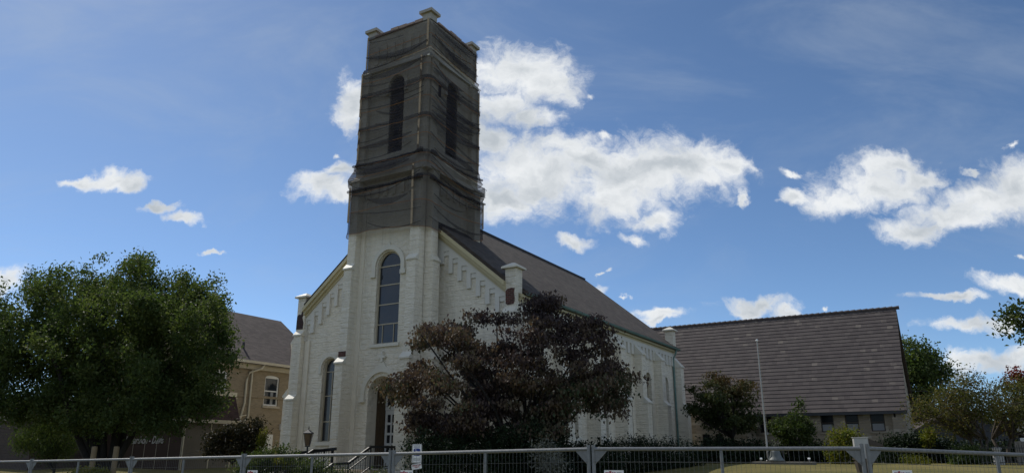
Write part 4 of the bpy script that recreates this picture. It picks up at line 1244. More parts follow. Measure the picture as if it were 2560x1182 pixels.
M['amber'] = m
MB().hexa(ring4(lo_ - .008, zb + .005), ring4(hi_ - .012, zb + .395)).build('lantern_glass', 'amber', lamp)

# ------------------------------------------------------------------ fence panels
def fence_panel(p, q, label):
    """p, q: top rail ends (x, y, z)"""
    p, q = Vector(p), Vector(q)
    L = (q - p).length
    t_ = thing('mesh_fence', label, 'fence', (p.x, p.y, p.z - 2.0), math.atan2(q.y - p.y, q.x - p.x), 'temporary mesh fence panels')
    dz = q.z - p.z
    g_ = 0.035
    zz = lambda x: 2.0 + dz * x / L
    MB().tube([(g_, 0, zz(g_)), (L - g_, 0, zz(L - g_))], 0.024, 10).build('top_rail', 'galv', t_)
    MB().tube([(g_, 0, zz(g_) - 1.82), (L - g_, 0, zz(L - g_) - 1.82)], 0.022, 8).build('bottom_rail', 'galv', t_)
    for x in (g_, L - g_): MB().tube([(x, 0, zz(x) - 1.98), (x, 0, zz(x) + .055)], 0.026, 10).build('end_post', 'galv', t_)
    MB().tube([(L / 2, .0, zz(L / 2) - 1.82), (L / 2, 0, zz(L / 2) - .02)], 0.022, 8).build('middle_post', 'galv', t_)
    for sx in (1, -1):
        x = g_ if sx > 0 else L - g_
        z = zz(x)
        tri = [(x + sx * .02, z - .02), (x + sx * .19, z - .02), (x + sx * .02, z - .20)]
        MB().prism(tri, [], 'y', -.006, .006).build('gusset_plate', 'galv', t_)
        MB().box(x - .03, x + .03, -.05, .05, z - .36, z - .32).build('clamp', 'galv', t_)
    wr = MB()
    n_ = int((L - .1) / 0.058)
    for i in range(1, n_):
        x = g_ + .03 + (L - 2 * g_ - .06) * i / n_
        z = zz(x)
        # wires wrap over the top rail
        wr.tube([(x, -.027, z + .012), (x, -.027, z - .05), (x, -.024, z - 1.83)], 0.0018, 3, False)
    for k in range(9):
        zr = -.165 - k * .2
        wr.tube([(g_, -.03, zz(g_) + zr), (L - g_, -.03, zz(L - g_) + zr)], 0.0025, 3, False)
    wr.build('wire_mesh', 'wire', t_, fix=False)
    return t_
NODES = [(-260, 1157, 20.4), (80, 1152, 17.6), (330, 1147, 15.6), (610, 1141, 13.6), (980, 1133.5, 11.7), (1477, 1121.5, 10.3), (2162, 1120, 9.3), (2800, 1146, 9.9)]
LBL = ['mesh fence panel at the far left edge, before the storefront', 'mesh fence panel before the round yellow green shrub', 'mesh fence panel before the shop lettering and big tree trunk',
       'mesh fence panel crossing in front of the stair railings and lamp post', 'mesh fence panel crossing in front of the blue parking sign', 'mesh fence panel crossing in front of the flagpole and bell', 'mesh fence panel at the right end, before the thin yellow trees']
NP = [at(*n_) for n_ in NODES]
for i in range(7): fence_panel(NP[i], NP[i + 1], LBL[i])

def fence_sign(i, px, lab, w_=0.26):
    a, b_ = NP[i], NP[i + 1]
    y = a.y
    for _ in range(6):
        p = at(px, 1174, y)
        f = (p.x - a.x) / (b_.x - a.x)
        y = a.y + (b_.y - a.y) * f
    rz = math.atan2(b_.y - a.y, b_.x - a.x)
    t_ = thing('fence_sign', lab, 'sign', (p.x + .045 * math.sin(rz), p.y - .045 * math.cos(rz), p.z), rz, 'small white signs tied to the fence')
    MB().box(-w_ / 2, w_ / 2, -.003, .003, -.36, 0).build('plate', 'white_paint', t_)
    write('red_lettering', 'miles', 0.075, 'sign_red', t_, (-.045, -.0045, -.04), (math.pi / 2, 0, 0), 0.001, 0, 0.9, 0.003)
    MB().box(.04, .10, -.0045, -.0032, -.034, -.028).build('text_line', 'sign_ink', t_)
    MB().box(.045, .095, -.0045, -.0032, -.046, -.041).build('text_line', 'sign_ink', t_)
    MB().box(-.09, .09, -.0045, -.0032, -.30, -.12).build('panel_field', 'sign_red', t_)
fence_sign(3, 637, 'white fence sign with red lettering, low on the panel left of the steps')
fence_sign(4, 1021, 'white fence sign with red lettering below the blue parking sign', 0.22)
fence_sign(5, 1536, 'white fence sign with red lettering right of the middle double post')
fence_sign(6, 2249, 'white fence sign with red lettering, rightmost, before the lawn')

# ------------------------------------------------------------------ parking sign
sp = at(1043, 1109, 14.5)
ps = thing('parking_sign', 'blue and white accessible parking sign on a post behind the fence', 'sign', (sp.x, sp.y, gz(sp.x, sp.y)), 0.08)
H_ = sp.z - gz(sp.x, sp.y)
MB().box(-.02, .02, .012, .04, 0, H_ - .02).build('post', 'dark_metal', ps)
def rrect(w_, h, r_, z0, n_=5):
    pts = []
    for (cx_, cz_, a0) in ((w_/2 - r_, z0 + h - r_, 0), (-w_/2 + r_, z0 + h - r_, 90), (-w_/2 + r_, z0 + r_, 180), (w_/2 - r_, z0 + r_, 270)):
        for k in range(n_ + 1):
            a = R(a0 + 90 * k / n_); pts.append((cx_ + r_ * math.cos(a), cz_ + r_ * math.sin(a)))
    return pts
SW, SH = 0.185, 0.345
pl = MB().prism(rrect(SW, SH, .025, H_ - SH), [], 'y', -.002, .004).build('plate', 'white_paint', ps)
MB().prism(rrect(SW - .016, SH - .016, .02, H_ - SH + .008), [rrect(SW - .026, SH - .026, .017, H_ - SH + .013)], 'y', -.0034, -.0022).build('border', 'sign_ink', pl)
MB().prism(rrect(.125, .135, .03, H_ - .215), [], 'y', -.0036, -.0024).build('blue_field', 'sign_blue', pl)
cz = H_ - .148
b = MB()
b.tube([(-.022, -.0042, cz + .040), (-.016, -.0042, cz), (.018, -.0042, cz - .004), (.030, -.0042, cz - .036), (.042, -.0042, cz - .034)], 0.0048, 6)
b.tube([(-.018, -.0042, cz + .018), (.012, -.0042, cz + .014)], 0.004, 6)
b.lathe([(0.0, -.009), (.007, -.006), (.0085, 0), (.007, .006), (0, .009)], (-.023, -.004, cz + .052), 8)
b.tube([(-.024 + .036 * math.cos(R(a)), -.0042, cz - .022 + .030 * math.sin(R(a))) for a in range(130, 385, 17)], 0.004, 6)
b.build('wheelchair_symbol', 'white_paint', pl)
write('lettering', 'RESERVED', 0.026, 'sign_ink', pl, (0, -.0032, H_ - .034), (math.pi/2, 0, 0), 0.0005, 0, 1.0)
write('lettering', 'PARKING', 0.028, 'sign_blue', pl, (0, -.0032, H_ - .060), (math.pi/2, 0, 0), 0.0005, 0, 1.0)
write('lettering', 'VEHICLE ID\nREQUIRED', 0.026, 'sign_ink', pl, (0, -.0032, H_ - .278), (math.pi/2, 0, 0), 0.0005, 0, 0.95)
p2 = MB().prism(rrect(.188, .10, .015, -.05), [], 'y', -.002, .004).build('lower_plate', 'white_paint', ps)
p2.location = (.004, 0, H_ - SH - .062); p2.rotation_euler = (0, R(-9), 0)
write('lettering', 'CHURCHES\nONLY', 0.034, 'sign_red', p2, (0, -.0032, .003), (math.pi/2, 0, 0), 0.0005, 0, 0.95, 0.0012)

# ------------------------------------------------------------------ flagpole, bell, flood lights
fp = at(1921, 1152, 36.0)
MBp = MB().tube([(0, 0, 0), (0, 0, .02), (0, 0, 5.62)], [0.046, 0.042, 0.024], 12)
flag = thing('flagpole', 'tall white flagpole standing before the hall with a ball on top', 'flagpole', (fp.x, fp.y, fp.z))
M['pole'] = plain('weathered white pole paint', (0.42, 0.42, 0.41), 0.5, 0.06)
MBp.build('pole', 'pole', flag)
MB().lathe([(0, -.07), (.05, -.05), (.07, 0), (.05, .05), (0, .07)], (0, 0, 5.69), 12).build('ball', 'white_paint', flag)
MB().lathe([(0, .0), (.11, .0), (.11, .03), (.076, .06), (0, .06)], (0, 0, 0), 12).build('base_collar', 'galv', flag)
MB().tube([(.07, -.04, 1.2), (.055, -.03, 5.5)], 0.006, 4).build('halyard', 'beige_frame', flag)
MB().box(.04, .1, -.07, -.03, 1.2, 1.32).build('cleat', 'galv', flag)
bp = at(1941, 1157, 35.6)
slab = tag(MB().box(-0.8, 1.9, -.5, .6, -.35, .0).build('concrete_slab', 'slab', bevel=.02), 'flat concrete slab under the bell and flagpole', 'slab')
slab.location = (fp.x + .1, fp.y - .1, fp.z - .015); slab.rotation_euler = (0, 0, YAW)
bell = thing('church_bell', 'grey bronze church bell standing on the slab beside the flagpole', 'bell', (bp.x, bp.y, fp.z - .012))
prof = [(.36, .02), (.375, .05), (.36, .09), (.30, .16), (.255, .26), (.225, .38), (.20, .47), (.17, .51), (.09, .54), (0, .55)]
MB().lathe([(.30, .03), (.36, .02)] + prof[1:], n=28).build('bell_body', 'bronze', bell, smooth=True)
MB().box(-.05, .05, -.05, .05, .551, .63).build('crown_lug', 'dark_metal', bell)
MB().tube([(-.40, 0, .0), (-.34, 0, .42), (-.24, 0, .60), (.0, 0, .645), (.24, 0, .60), (.34, 0, .42), (.40, 0, .0)], 0.022, 8).build('yoke', 'dark_metal', bell)
for k, (px, lab) in enumerate(((1903, 'small white flood light on the slab left of the flagpole'), (2024, 'small white flood light on the slab right of the bell'))):
    q = at(px, 1157, 35.3)
    f = thing('flood_light', lab, 'flood light', (q.x, q.y, fp.z - .012), 0.3 - .8 * k, 'flood lights around the bell')
    MB().tube([(0, 0, 0), (0, 0, .08)], .015, 8).build('stem', 'galv', f)
    MB().hexa([(-.04, -.04, .08), (.04, -.04, .08), (.04, .04, .10), (-.04, .04, .10)], [(-.055, -.06, .13), (.055, -.06, .13), (.055, .0, .18), (-.055, .0, .18)]).build('lamp_housing', 'white_paint', f)

# ------------------------------------------------------------------ white cabinet on a brown pedestal behind the right fence post
cp = at(2158, 1148, 24.0)
gzc = gz(cp.x, cp.y)
cab = thing('sign_cabinet', 'white square cabinet on a dark brown pedestal behind the fence post', 'cabinet', (cp.x, cp.y, gzc), R(-12))
hc = cp.z - gzc
MB().hexa([(-.17, -.17, -.1), (.17, -.17, -.1), (.17, .17, -.1), (-.17, .17, -.1)], [(-.24, -.22, hc), (.24, -.22, hc), (.24, .22, hc), (-.24, .22, hc)]).build('pedestal', 'brown_paint', cab)
MB().box(-.27, .27, -.25, .25, hc + .002, hc + .035).build('tray', 'brown_paint', cab)
MB().box(-.22, .20, -.10, .12, hc + .037, hc + .66).build('cabinet_body', 'pole', cab, bevel=.01)
MB().hexa([(-.24, -.12, hc + .662), (.22, -.12, hc + .662), (.22, .14, hc + .662), (-.24, .14, hc + .662)], [(-.24, -.12, hc + .67), (.22, -.12, hc + .67), (.22, .14, hc + .68), (-.24, .14, hc + .68)]).build('lid', 'pole', cab)
MB().hexa([(.204, -.1, hc + .45), (.62, -.1, hc + .38), (.62, .3, hc + .38), (.204, .3, hc + .45)], [(.204, -.1, hc + .64), (.62, -.1, hc + .46), (.62, .3, hc + .46), (.204, .3, hc + .64)]).build('hood', 'brown_paint', cab)

M['bollard'] = plain('tan bollard paint', (0.20, 0.145, 0.08), 0.6, 0.15)
# tan bollards by the shop
for px, lab in ((237, 'tan steel bollard left of the big tree trunk'), (292, 'tan steel bollard right of the big tree trunk')):
    q = at(px, 1117, 22.0)
    z = gz(q.x, q.y)
    bo = thing('bollard', lab, 'bollard', (q.x, q.y, z), 0, 'tan bollards')
    MB().tube([(0, 0, -.1), (0, 0, q.z - z - .01)], .075, 14).build('pipe', 'bollard', bo)
    MB().lathe([(.078, q.z - z - .008), (.07, q.z - z + .02), (0, q.z - z + .03)], n=14).build('pipe_cap', 'bollard', bo)

# ------------------------------------------------------------------ trees and shrubs
def leaf_mat(name, stops, trans=0.35, rough=0.45, tcol=None):
    m, t = new_mat(name)
    a = t.n('ShaderNodeAttribute', attribute_name='tint', attribute_type='GEOMETRY')
    col = t.ramp(a.outputs['Fac'], stops)
    b = t.n('ShaderNodeBsdfPrincipled')
    t.link(col, b.inputs['Base Color'])
    b.inputs['Roughness'].default_value = rough + 0.15
    b.inputs['Specular IOR Level'].default_value = 0.18
    tl = t.n('ShaderNodeBsdfTranslucent')
    t.link(t.mix(1.0, col, tcol or (1.3, 1.35, 0.7), 'MULTIPLY'), tl.inputs['Color'])
    mx = t.n('ShaderNodeMixShader'); mx.inputs[0].default_value = trans
    t.link(b.outputs[0], mx.inputs[1]); t.link(tl.outputs[0], mx.inputs[2])
    o = t.n('ShaderNodeOutputMaterial'); t.link(mx.outputs[0], o.inputs['Surface'])
    M[name] = m
leaf_mat('pear leaf', [(0.0, (0.030, 0.053, 0.018)), (0.5, (0.064, 0.094, 0.032)), (1.0, (0.125, 0.148, 0.055))], 0.45)
leaf_mat('dogwood leaf', [(0.0, (0.030, 0.025, 0.029)), (0.4, (0.058, 0.042, 0.043)), (0.60, (0.150, 0.112, 0.078)), (0.76, (0.060, 0.075, 0.042)), (1.0, (0.042, 0.080, 0.036))], 0.25, 0.45, (1.2, 1.05, 0.75))
leaf_mat('dogwood copper leaf', [(0.0, (0.030, 0.050, 0.018)), (0.4, (0.055, 0.068, 0.026)), (0.75, (0.105, 0.072, 0.038)), (1.0, (0.15, 0.088, 0.046))], 0.25, 0.5, (1.2, 1.05, 0.65))
leaf_mat('mid green leaf', [(0.0, (0.024, 0.044, 0.014)), (0.5, (0.052, 0.078, 0.024)), (1.0, (0.098, 0.118, 0.038))])
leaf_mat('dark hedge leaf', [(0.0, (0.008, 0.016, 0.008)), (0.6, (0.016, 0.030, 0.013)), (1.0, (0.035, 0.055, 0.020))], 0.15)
leaf_mat('yellow green leaf', [(0.0, (0.060, 0.085, 0.016)), (0.5, (0.13, 0.15, 0.026)), (1.0, (0.24, 0.19, 0.035))], 0.4)
leaf_mat('olive yellow leaf', [(0.0, (0.040, 0.055, 0.018)), (0.5, (0.085, 0.090, 0.028)), (0.88, (0.16, 0.125, 0.036)), (1.0, (0.16, 0.075, 0.035))], 0.35)
leaf_mat('red leaf', [(0.0, (0.09, 0.022, 0.018)), (0.6, (0.17, 0.030, 0.026)), (1.0, (0.20, 0.06, 0.03))], 0.35, 0.5, (1.3, 0.8, 0.8))
leaf_mat('pale grey leaf', [(0.0, (0.08, 0.085, 0.07)), (0.6, (0.17, 0.175, 0.15)), (1.0, (0.28, 0.28, 0.25))], 0.2)
leaf_mat('rust vine leaf', [(0.0, (0.020, 0.018, 0.012)), (0.5, (0.035, 0.034, 0.018)), (1.0, (0.085, 0.055, 0.028))], 0.2)

def leaves(name, parent, mat, centers, per, sigma, size, seed, droop=0.5, aspect=0.55, tint_bias=None, bias_w=0.5):
    """leaf blades (two folded quads each) scattered round the twig ends in centers (N,3)"""
    r = np.random.default_rng(seed)
    C = np.repeat(np.asarray(centers, float), per, axis=0)
    n = len(C)
    sg = np.asarray(sigma if np.ndim(sigma) else [sigma] * 3, float)
    P = C + r.normal(size=(n, 3)) * sg
    d = r.normal(size=(n, 3)); d[:, 2] -= droop * 1.6
    d /= np.linalg.norm(d, axis=1)[:, None] + 1e-9
    up = r.normal(size=(n, 3)) * 0.7; up[:, 2] += 1.0
    sd_ = np.cross(d, up); sd_ /= np.linalg.norm(sd_, axis=1)[:, None] + 1e-9
    nm = np.cross(sd_, d)
    L = size * r.uniform(0.6, 1.3, n)[:, None]
    Wd = L * aspect * 0.5
    fold = Wd * 0.35
    base, tip = P - d * L * 0.5, P + d * L * 0.5 - nm * L * 0.08
    mid = P + d * L * -0.05
    l_, r_ = mid + sd_ * Wd + nm * fold, mid - sd_ * Wd + nm * fold
    V = np.stack([base, l_, tip, r_], axis=1).reshape(-1, 3)
    me = bpy.data.meshes.new(name)
    me.vertices.add(4 * n); me.loops.add(6 * n); me.polygons.add(2 * n)
    me.vertices.foreach_set('co', V.ravel())
    q = np.arange(n)[:, None] * 4
    idx = np.concatenate([q + 0, q + 1, q + 2, q + 0, q + 2, q + 3], axis=1)
    me.loops.foreach_set('vertex_index', idx.ravel().astype(np.int32))
    me.polygons.foreach_set('loop_start', (np.arange(2 * n) * 3).astype(np.int32))
    me.polygons.foreach_set('loop_total', np.full(2 * n, 3, np.int32))
    ct = np.repeat(r.uniform(0, 1, len(centers)), per)
    if tint_bias is not None: ct = (1 - bias_w) * ct + bias_w * np.repeat(np.asarray(tint_bias), per)
    tint = np.clip(0.55 * ct + 0.45 * r.uniform(0, 1, n), 0, 1) if tint_bias is None else np.clip(0.72 * ct + 0.28 * r.uniform(0, 1, n), 0, 1)
    at_ = me.attributes.new('tint', 'FLOAT', 'FACE')
    at_.data.foreach_set('value', np.repeat(tint, 2).astype(np.float32))
    me.update(); me.validate()
    me.materials.append(M[mat])
    o = bpy.data.objects.new(name, me); COL.objects.link(o)
    if parent: o.parent = parent
    return o

def blob_points(blobs, n, seed, shell=0.55):
    """random points in a set of ellipsoids [(center, (rx,ry,rz))...], crowding their outer shells"""
    r = np.random.default_rng(seed)
    w_ = np.array([b[1][0] * b[1][1] * b[1][2] for b in blobs]) ** 0.75
    w_ /= w_.sum()
    k = r.choice(len(blobs), n, p=w_)
    v_ = r.normal(size=(n, 3)); v_ /= np.linalg.norm(v_, axis=1)[:, None]
    rad = np.where(r.uniform(size=n) < shell, r.uniform(0.75, 1.0, n), r.uniform(0, 1, n) ** (1 / 2.2))
    c_ = np.array([tuple(b[0]) for b in blobs])[k]; q = np.array([b[1] for b in blobs])[k]
    return c_ + v_ * q * rad[:, None]

def limbs(mb, start, r0, targets, seed, bend=0.25, tip=0.012, n=6):
    rnd = random.Random(seed)
    for tg_ in targets:
        a, b_ = Vector(start), Vector(tg_)
        L = (b_ - a).length
        mid = a.lerp(b_, 0.5) + Vector((rnd.uniform(-1, 1), rnd.uniform(-1, 1), rnd.uniform(0.0, 1.0))) * L * bend * 0.6
        pts = []
        for i in range(7):
            f = i / 6
            pts.append(a * (1 - f) ** 2 + mid * 2 * f * (1 - f) + b_ * f * f)
        for i in range(1, 6): pts[i] += Vector((rnd.uniform(-1, 1), rnd.uniform(-1, 1), rnd.uniform(-1, 1))) * L * 0.02
        mb.tube(pts, [r0 * (1 - 0.85 * i / 6) + tip for i in range(7)], n)

def tree(name, label, cat, base, blobs, leaf, ncl, per, sigma, size, seed, trunk_r=0.2, fork=1.0, nlimb=14, bark='bark', droop=0.4, group=None, shell=0.55, tint_fn=None, stems=1, aspect=0.55, twigs=0, limb_low=0.0):
    base = Vector(base)
    t_ = thing(name, label, cat, base, 0, group)
    bl = [((b[0][0] - base.x, b[0][1] - base.y, b[0][2] - base.z), b[1]) for b in blobs]
    pts = blob_points(bl, ncl, seed, shell)
    rnd = random.Random(seed)
    mb = MB()
    cand = pts[pts[:, 2] >= np.quantile(pts[:, 2], limb_low)]
    tgt = cand[np.random.default_rng(seed + 1).choice(len(cand), min(nlimb, len(cand)), replace=False)]
    for s_ in range(stems):
        a = 2 * math.pi * s_ / max(1, stems) + seed
        off = Vector((math.cos(a), math.sin(a), 0)) * (0.10 if stems > 1 else 0)
        top = off * 4 + Vector((0, 0, fork))
        rr = trunk_r / math.sqrt(stems)
        mb.tube([off + Vector((0, 0, -0.2)), off + Vector((0, 0, .12)), off * 2 + Vector((rnd.uniform(-.05, .05), rnd.uniform(-.05, .05), fork * .5)), top], [rr * 1.5, rr * 1.1, rr * .95, rr * .8], 10)
        limbs(mb, top, rr * (.62 if stems > 1 else .45), tgt[s_::stems], seed + s_)
    if twigs:
        sub = pts[np.random.default_rng(seed + 5).choice(len(pts), twigs)]
        for p in sub:
            c_ = Vector(p); o_ = Vector((rnd.gauss(0, 1), rnd.gauss(0, 1), rnd.gauss(0.2, .6))) * 0.45
            mb.tube([c_ - o_, c_ + o_ * .3 + Vector((0, 0, .06)), c_ + o_], [.012, .009, .004], 4, False)
    mb.build('trunk', bark, t_, smooth=True, fix=False)
    tb = tint_fn(pts + np.array(base)) if tint_fn else None
    leaves('crown', t_, leaf, pts, per, sigma, size, seed + 2, droop, aspect, tb, 0.7)
    return t_

def pxblobs(lst, y, depth=0.8, seed=1, flat=1.0):
    """(px, py, rx_px, ry_px[, dy]) in the photograph at distance y -> ellipsoids of real size"""
    rnd = random.Random(seed)
    out = []
    for b in lst:
        yy = y + (b[4] if len(b) > 4 else rnd.uniform(-depth, depth))
        k = yy / FPX
        out.append((at(b[0], b[1], yy), (b[2] * k, (b[2] + b[3]) / 2 * k * flat, b[3] * k)))
    return out

def inside(p, poly):
    c = False
    for (x1, y1), (x2, y2) in zip(poly, poly[1:] + poly[:1]):
        if (y1 > p[1]) != (y2 > p[1]) and p[0] < (x2 - x1) * (p[1] - y1) / (y2 - y1) + x1: c = not c
    return c
def pads(poly, n, y, rx, ry, depth, seed):
    """flat leafy tiers filling the outline of a crown; the outline's depth is rounded like its width"""
    rnd = random.Random(seed)
    xs_ = [p[0] for p in poly]; ys_ = [p[1] for p in poly]
    cx_, cy_ = sum(xs_) / len(xs_), sum(ys_) / len(ys_)
    hw, hh = (max(xs_) - min(xs_)) / 2, (max(ys_) - min(ys_)) / 2
    out = []
    while len(out) < n:
        p = (rnd.uniform(min(xs_), max(xs_)), rnd.uniform(min(ys_), max(ys_)))
        a, b_ = rnd.uniform(*rx), rnd.uniform(*ry)
        if not all(inside((p[0] + dx, p[1] + dy), poly) for dx, dy in ((-a * .8, 0), (a * .8, 0), (0, -b_), (0, b_))):
            a *= .5
            if rnd.random() < .5 or not inside(p, poly): continue
        e = min(1.0, ((p[0] - cx_) / hw) ** 2 + ((p[1] - cy_) / hh) ** 2)
        dy_ = depth * math.sqrt(max(0.05, 1 - e * .9)) * rnd.uniform(-1, 1)
        k = (y + dy_) / FPX
        out.append((at(p[0], p[1], y + dy_), (a * k, a * k * rnd.uniform(.6, 1), b_ * k)))
    return out

# big pear tree on the left
zt_ = gz(-12.7, 24)
PEAR = [(-70,1000),(-60,820),(-5,745),(60,690),(110,652),(165,662),(200,655),(240,640),(280,660),(310,642),(345,625),(385,650),(430,655),(470,680),(520,692),(560,740),(575,790),(602,850),(588,900),(592,960),(562,1010),(520,1050),(440,1072),(330,1062),(250,1076),(150,1072),(60,1080),(0,1060)]
pear_b = pads(PEAR, 230, 24.0, (18, 34), (24, 44), 3.6, 6)
pear_b += pxblobs([(300, 850, 190, 140, 0), (110, 880, 100, 120, 0), (480, 870, 95, 120, 0), (300, 980, 190, 60, 0), (300, 1030, 160, 40, -1.2), (300, 1045, 150, 34, .8), (480, 1010, 80, 45, -.6), (110, 1020, 100, 45, -.6), (390, 1060, 70, 20, -1.5), (180, 1068, 80, 20, -1.4), (130, 730, 55, 50, -.5), (240, 720, 60, 50, .5), (340, 700, 58, 50, -.6), (440, 730, 60, 50, .4), (520, 770, 45, 50, -.3)], 24.0)
tr1 = tree('pear_tree', 'large dense round green tree with low forked trunk left of the church', 'tree', (-12.75, 24.0, zt_), pear_b, 'pear leaf', 2700, 54, (.13, .13, .15), 0.105, 11, 0.25, 0.85, 11, droop=0.35, shell=0.5, limb_low=0.45)

# purple dogwood in front of the church
DOG = [(940,975),(985,948),(1030,905),(1005,868),(1050,840),(1040,805),(1130,795),(1200,780),(1260,790),(1310,745),(1400,740),(1430,775),(1500,800),(1540,830),(1530,880),(1560,930),(1612,945),(1580,985),(1565,1010),(1560,1055),(1500,1060),(1470,1020),(1430,1040),(1400,1095),(1250,1115),(1150,1100),(1060,1112),(1010,1070),(1015,1020),(960,1000)]
dog_b = pads(DOG, 230, 25.3, (22, 44), (8, 15), 2.3, 4)
dog_b += pxblobs([(965, 972, 26, 10, -.2), (1015, 955, 34, 13, -.2), (1585, 948, 28, 12, .2), (1560, 960, 30, 12, -.2), (1540, 985, 30, 12, .2), (1530, 915, 34, 13, .1), (1550, 1005, 22, 10, .3), (1545, 1035, 26, 12, .1), (1015, 868, 20, 6, -.1), (1075, 820, 30, 9, 0), (1400, 748, 18, 7, .2), (1335, 752, 26, 9, .2), (1515, 828, 26, 9, .1), (1060, 1085, 20, 20, -.1), (1040, 1050, 18, 18, -.2)], 25.3)
def dog_tint(P):
    x = P[:, 0]; z = P[:, 2]
    return np.clip(0.30 + np.sin(x * 3.1 + z * 2.0) * 0.14 + np.where((x < -1.2) & (z > 3.4), 0.32, 0) + np.clip((x + .4) * 0.5, 0, .55) * np.clip((5.2 - z) * 0.8, 0, 1), 0, 1)
tree('dogwood_tree', 'spreading dark purple red dogwood in front of the church side', 'tree', (0.35, 25.3, gz(.35, 25.3)), dog_b, 'dogwood leaf', 1600, 30, (.15, .15, .09), 0.13, 23, 0.16, 0.9, 34, droop=1.1, shell=0.4, tint_fn=dog_tint, stems=3, aspect=.6)

# copper dogwood before the hall
B3 = [(1800, 965, 60, 26, 0), (1760, 985, 40, 24, .4), (1850, 985, 45, 26, -.4), (1735, 1010, 30, 22, .2), (1800, 1010, 70, 35, -.8), (1870, 1030, 40, 26, .1), (1830, 1060, 60, 30, -.4), (1770, 1050, 40, 24, -.5), (1895, 1075, 30, 26, .2)]
def cop_tint(P): return np.clip((P[:, 2] - 4.6) / 2.2 + np.clip((P[:, 0] - 10.6) * 0.25, -.3, .3) - .08, 0, 1)
q = at(1835, 1140, 41.0)
tree('dogwood_tree', 'small copper topped dogwood before the hall, next to the church corner', 'tree', (q.x, 41.0, gz(q.x, 41)), pads([(1712,1000),(1722,965),(1765,938),(1805,932),(1850,950),(1898,952),(1902,985),(1885,1010),(1918,1060),(1905,1095),(1840,1080),(1780,1080),(1740,1045),(1712,1022)], 46, 41.0, (14, 26), (5, 8), 1.6, 8), 'dogwood copper leaf', 330, 30, (.20, .20, .11), 0.17, 31, 0.13, 1.3, 16, droop=0.6, tint_fn=cop_tint)
# tall bright shrub behind the flagpole
q = at(1985, 1140, 42.0)
tree('tall_shrub', 'tall bright green shrub growing by the hall, right of the flagpole', 'shrub', (q.x, 42.0, gz(q.x, 42)), pads([(1928,1062),(1945,1028),(1962,1042),(1978,1016),(2005,1010),(2012,1042),(2032,1062),(2042,1100),(2000,1118),(1938,1115)], 30, 42.0, (8, 15), (8, 15), .9, 9), 'mid green leaf', 170, 30, .16, 0.17, 37, 0.06, 0.4, 14, stems=3, droop=0.0)
q = at(2112, 1150, 39.0)
tree('golden_shrub', 'yellow green rounded shrub below the hall windows', 'shrub', (q.x, 39.0, gz(q.x, 39)), pxblobs([(2105, 1090, 24, 20, 0), (2130, 1085, 16, 18, .1), (2115, 1118, 36, 22, -.1), (2095, 1130, 28, 18, 0), (2135, 1135, 22, 16, 0)], 39.0), 'yellow green leaf', 120, 34, .17, 0.14, 41, 0.04, 0.3, 10, stems=3, droop=0.0)
# trees right of the hall
q = at(2310, 1140, 56.0)
tree('background_tree', 'dense dark green tree behind the right end of the hall', 'tree', (q.x, 56.0, gz(q.x, 56)), pxblobs([(2275, 885, 50, 40, 0), (2310, 920, 55, 40, .3), (2270, 950, 60, 50, -.3), (2340, 940, 30, 24, .2), (2290, 1010, 60, 60, -.4), (2270, 1080, 50, 45, 0)], 56.0), 'pear leaf', 380, 46, (.42, .42, .26), 0.24, 43, 0.25, 2.0, 14, droop=0.1)
q = at(2455, 1135, 37.0)
tree('crape_myrtle', 'thin yellowing crape myrtle with bare leaning stems, nearest the hall', 'tree', (q.x, 37.0, gz(q.x, 37)), pads([(2272,1000),(2310,968),(2370,972),(2400,928),(2440,922),(2480,948),(2505,1000),(2490,1060),(2440,1075),(2390,1100),(2330,1085),(2285,1045)], 60, 37.0, (16, 30), (6, 11), 1.6, 10), 'olive yellow leaf', 420, 22, (.26, .26, .20), 0.12, 47, 0.12, 1.1, 30, 'bark_light', droop=0.2, stems=3, twigs=160)
q = at(2510, 1125, 38.5)
tree('crape_myrtle', 'second yellowing crape myrtle with forked pale trunk, at the right edge', 'tree', (q.x, 38.5, gz(q.x, 38.5)), pads([(2462,1010),(2480,960),(2530,938),(2590,950),(2640,1000),(2640,1080),(2560,1095),(2520,1080),(2480,1050)], 50, 38.5, (16, 30), (7, 12), 1.6, 11), 'olive yellow leaf', 380, 24, (.26, .26, .20), 0.12, 53, 0.13, 1.2, 22, 'bark_light', droop=0.2, stems=2, twigs=100)
q = at(2545, 1135, 44.0)
tree('maple_tree', 'red topped maple at the right edge behind the thin yellow trees', 'tree', (q.x, 44.0, gz(q.x, 44)), pxblobs([(2538, 938, 13, 8, 0), (2556, 952, 16, 9, 0), (2600, 950, 34, 20, 0), (2520, 962, 8, 5, 0)], 44.0), 'red leaf', 90, 30, .20, 0.17, 59, 0.16, 2.0, 8, droop=0.1)
q = Vector((15.6, 20.0, gz(15.6, 20.0)))
tree('roadside_tree', 'green tree reaching in at the upper right edge, closer than the other trees', 'tree', q, [(at(2540, 780, 20), (.32, .5, .26)), (at(2520, 825, 20), (.2, .4, .14)), (at(2550, 850, 20), (.2, .4, .12)), (at(2585, 800, 20), (.5, .7, .6)), (at(2555, 880, 20), (.08, .2, .1)), (at(2680, 780, 20), (1.0, 1.1, 1.2)), (at(2800, 800, 20.4), (1.2, 1.2, 1.3))], 'mid green leaf', 260, 34, .13, 0.12, 61, 0.16, 1.8, 16, droop=0.2)

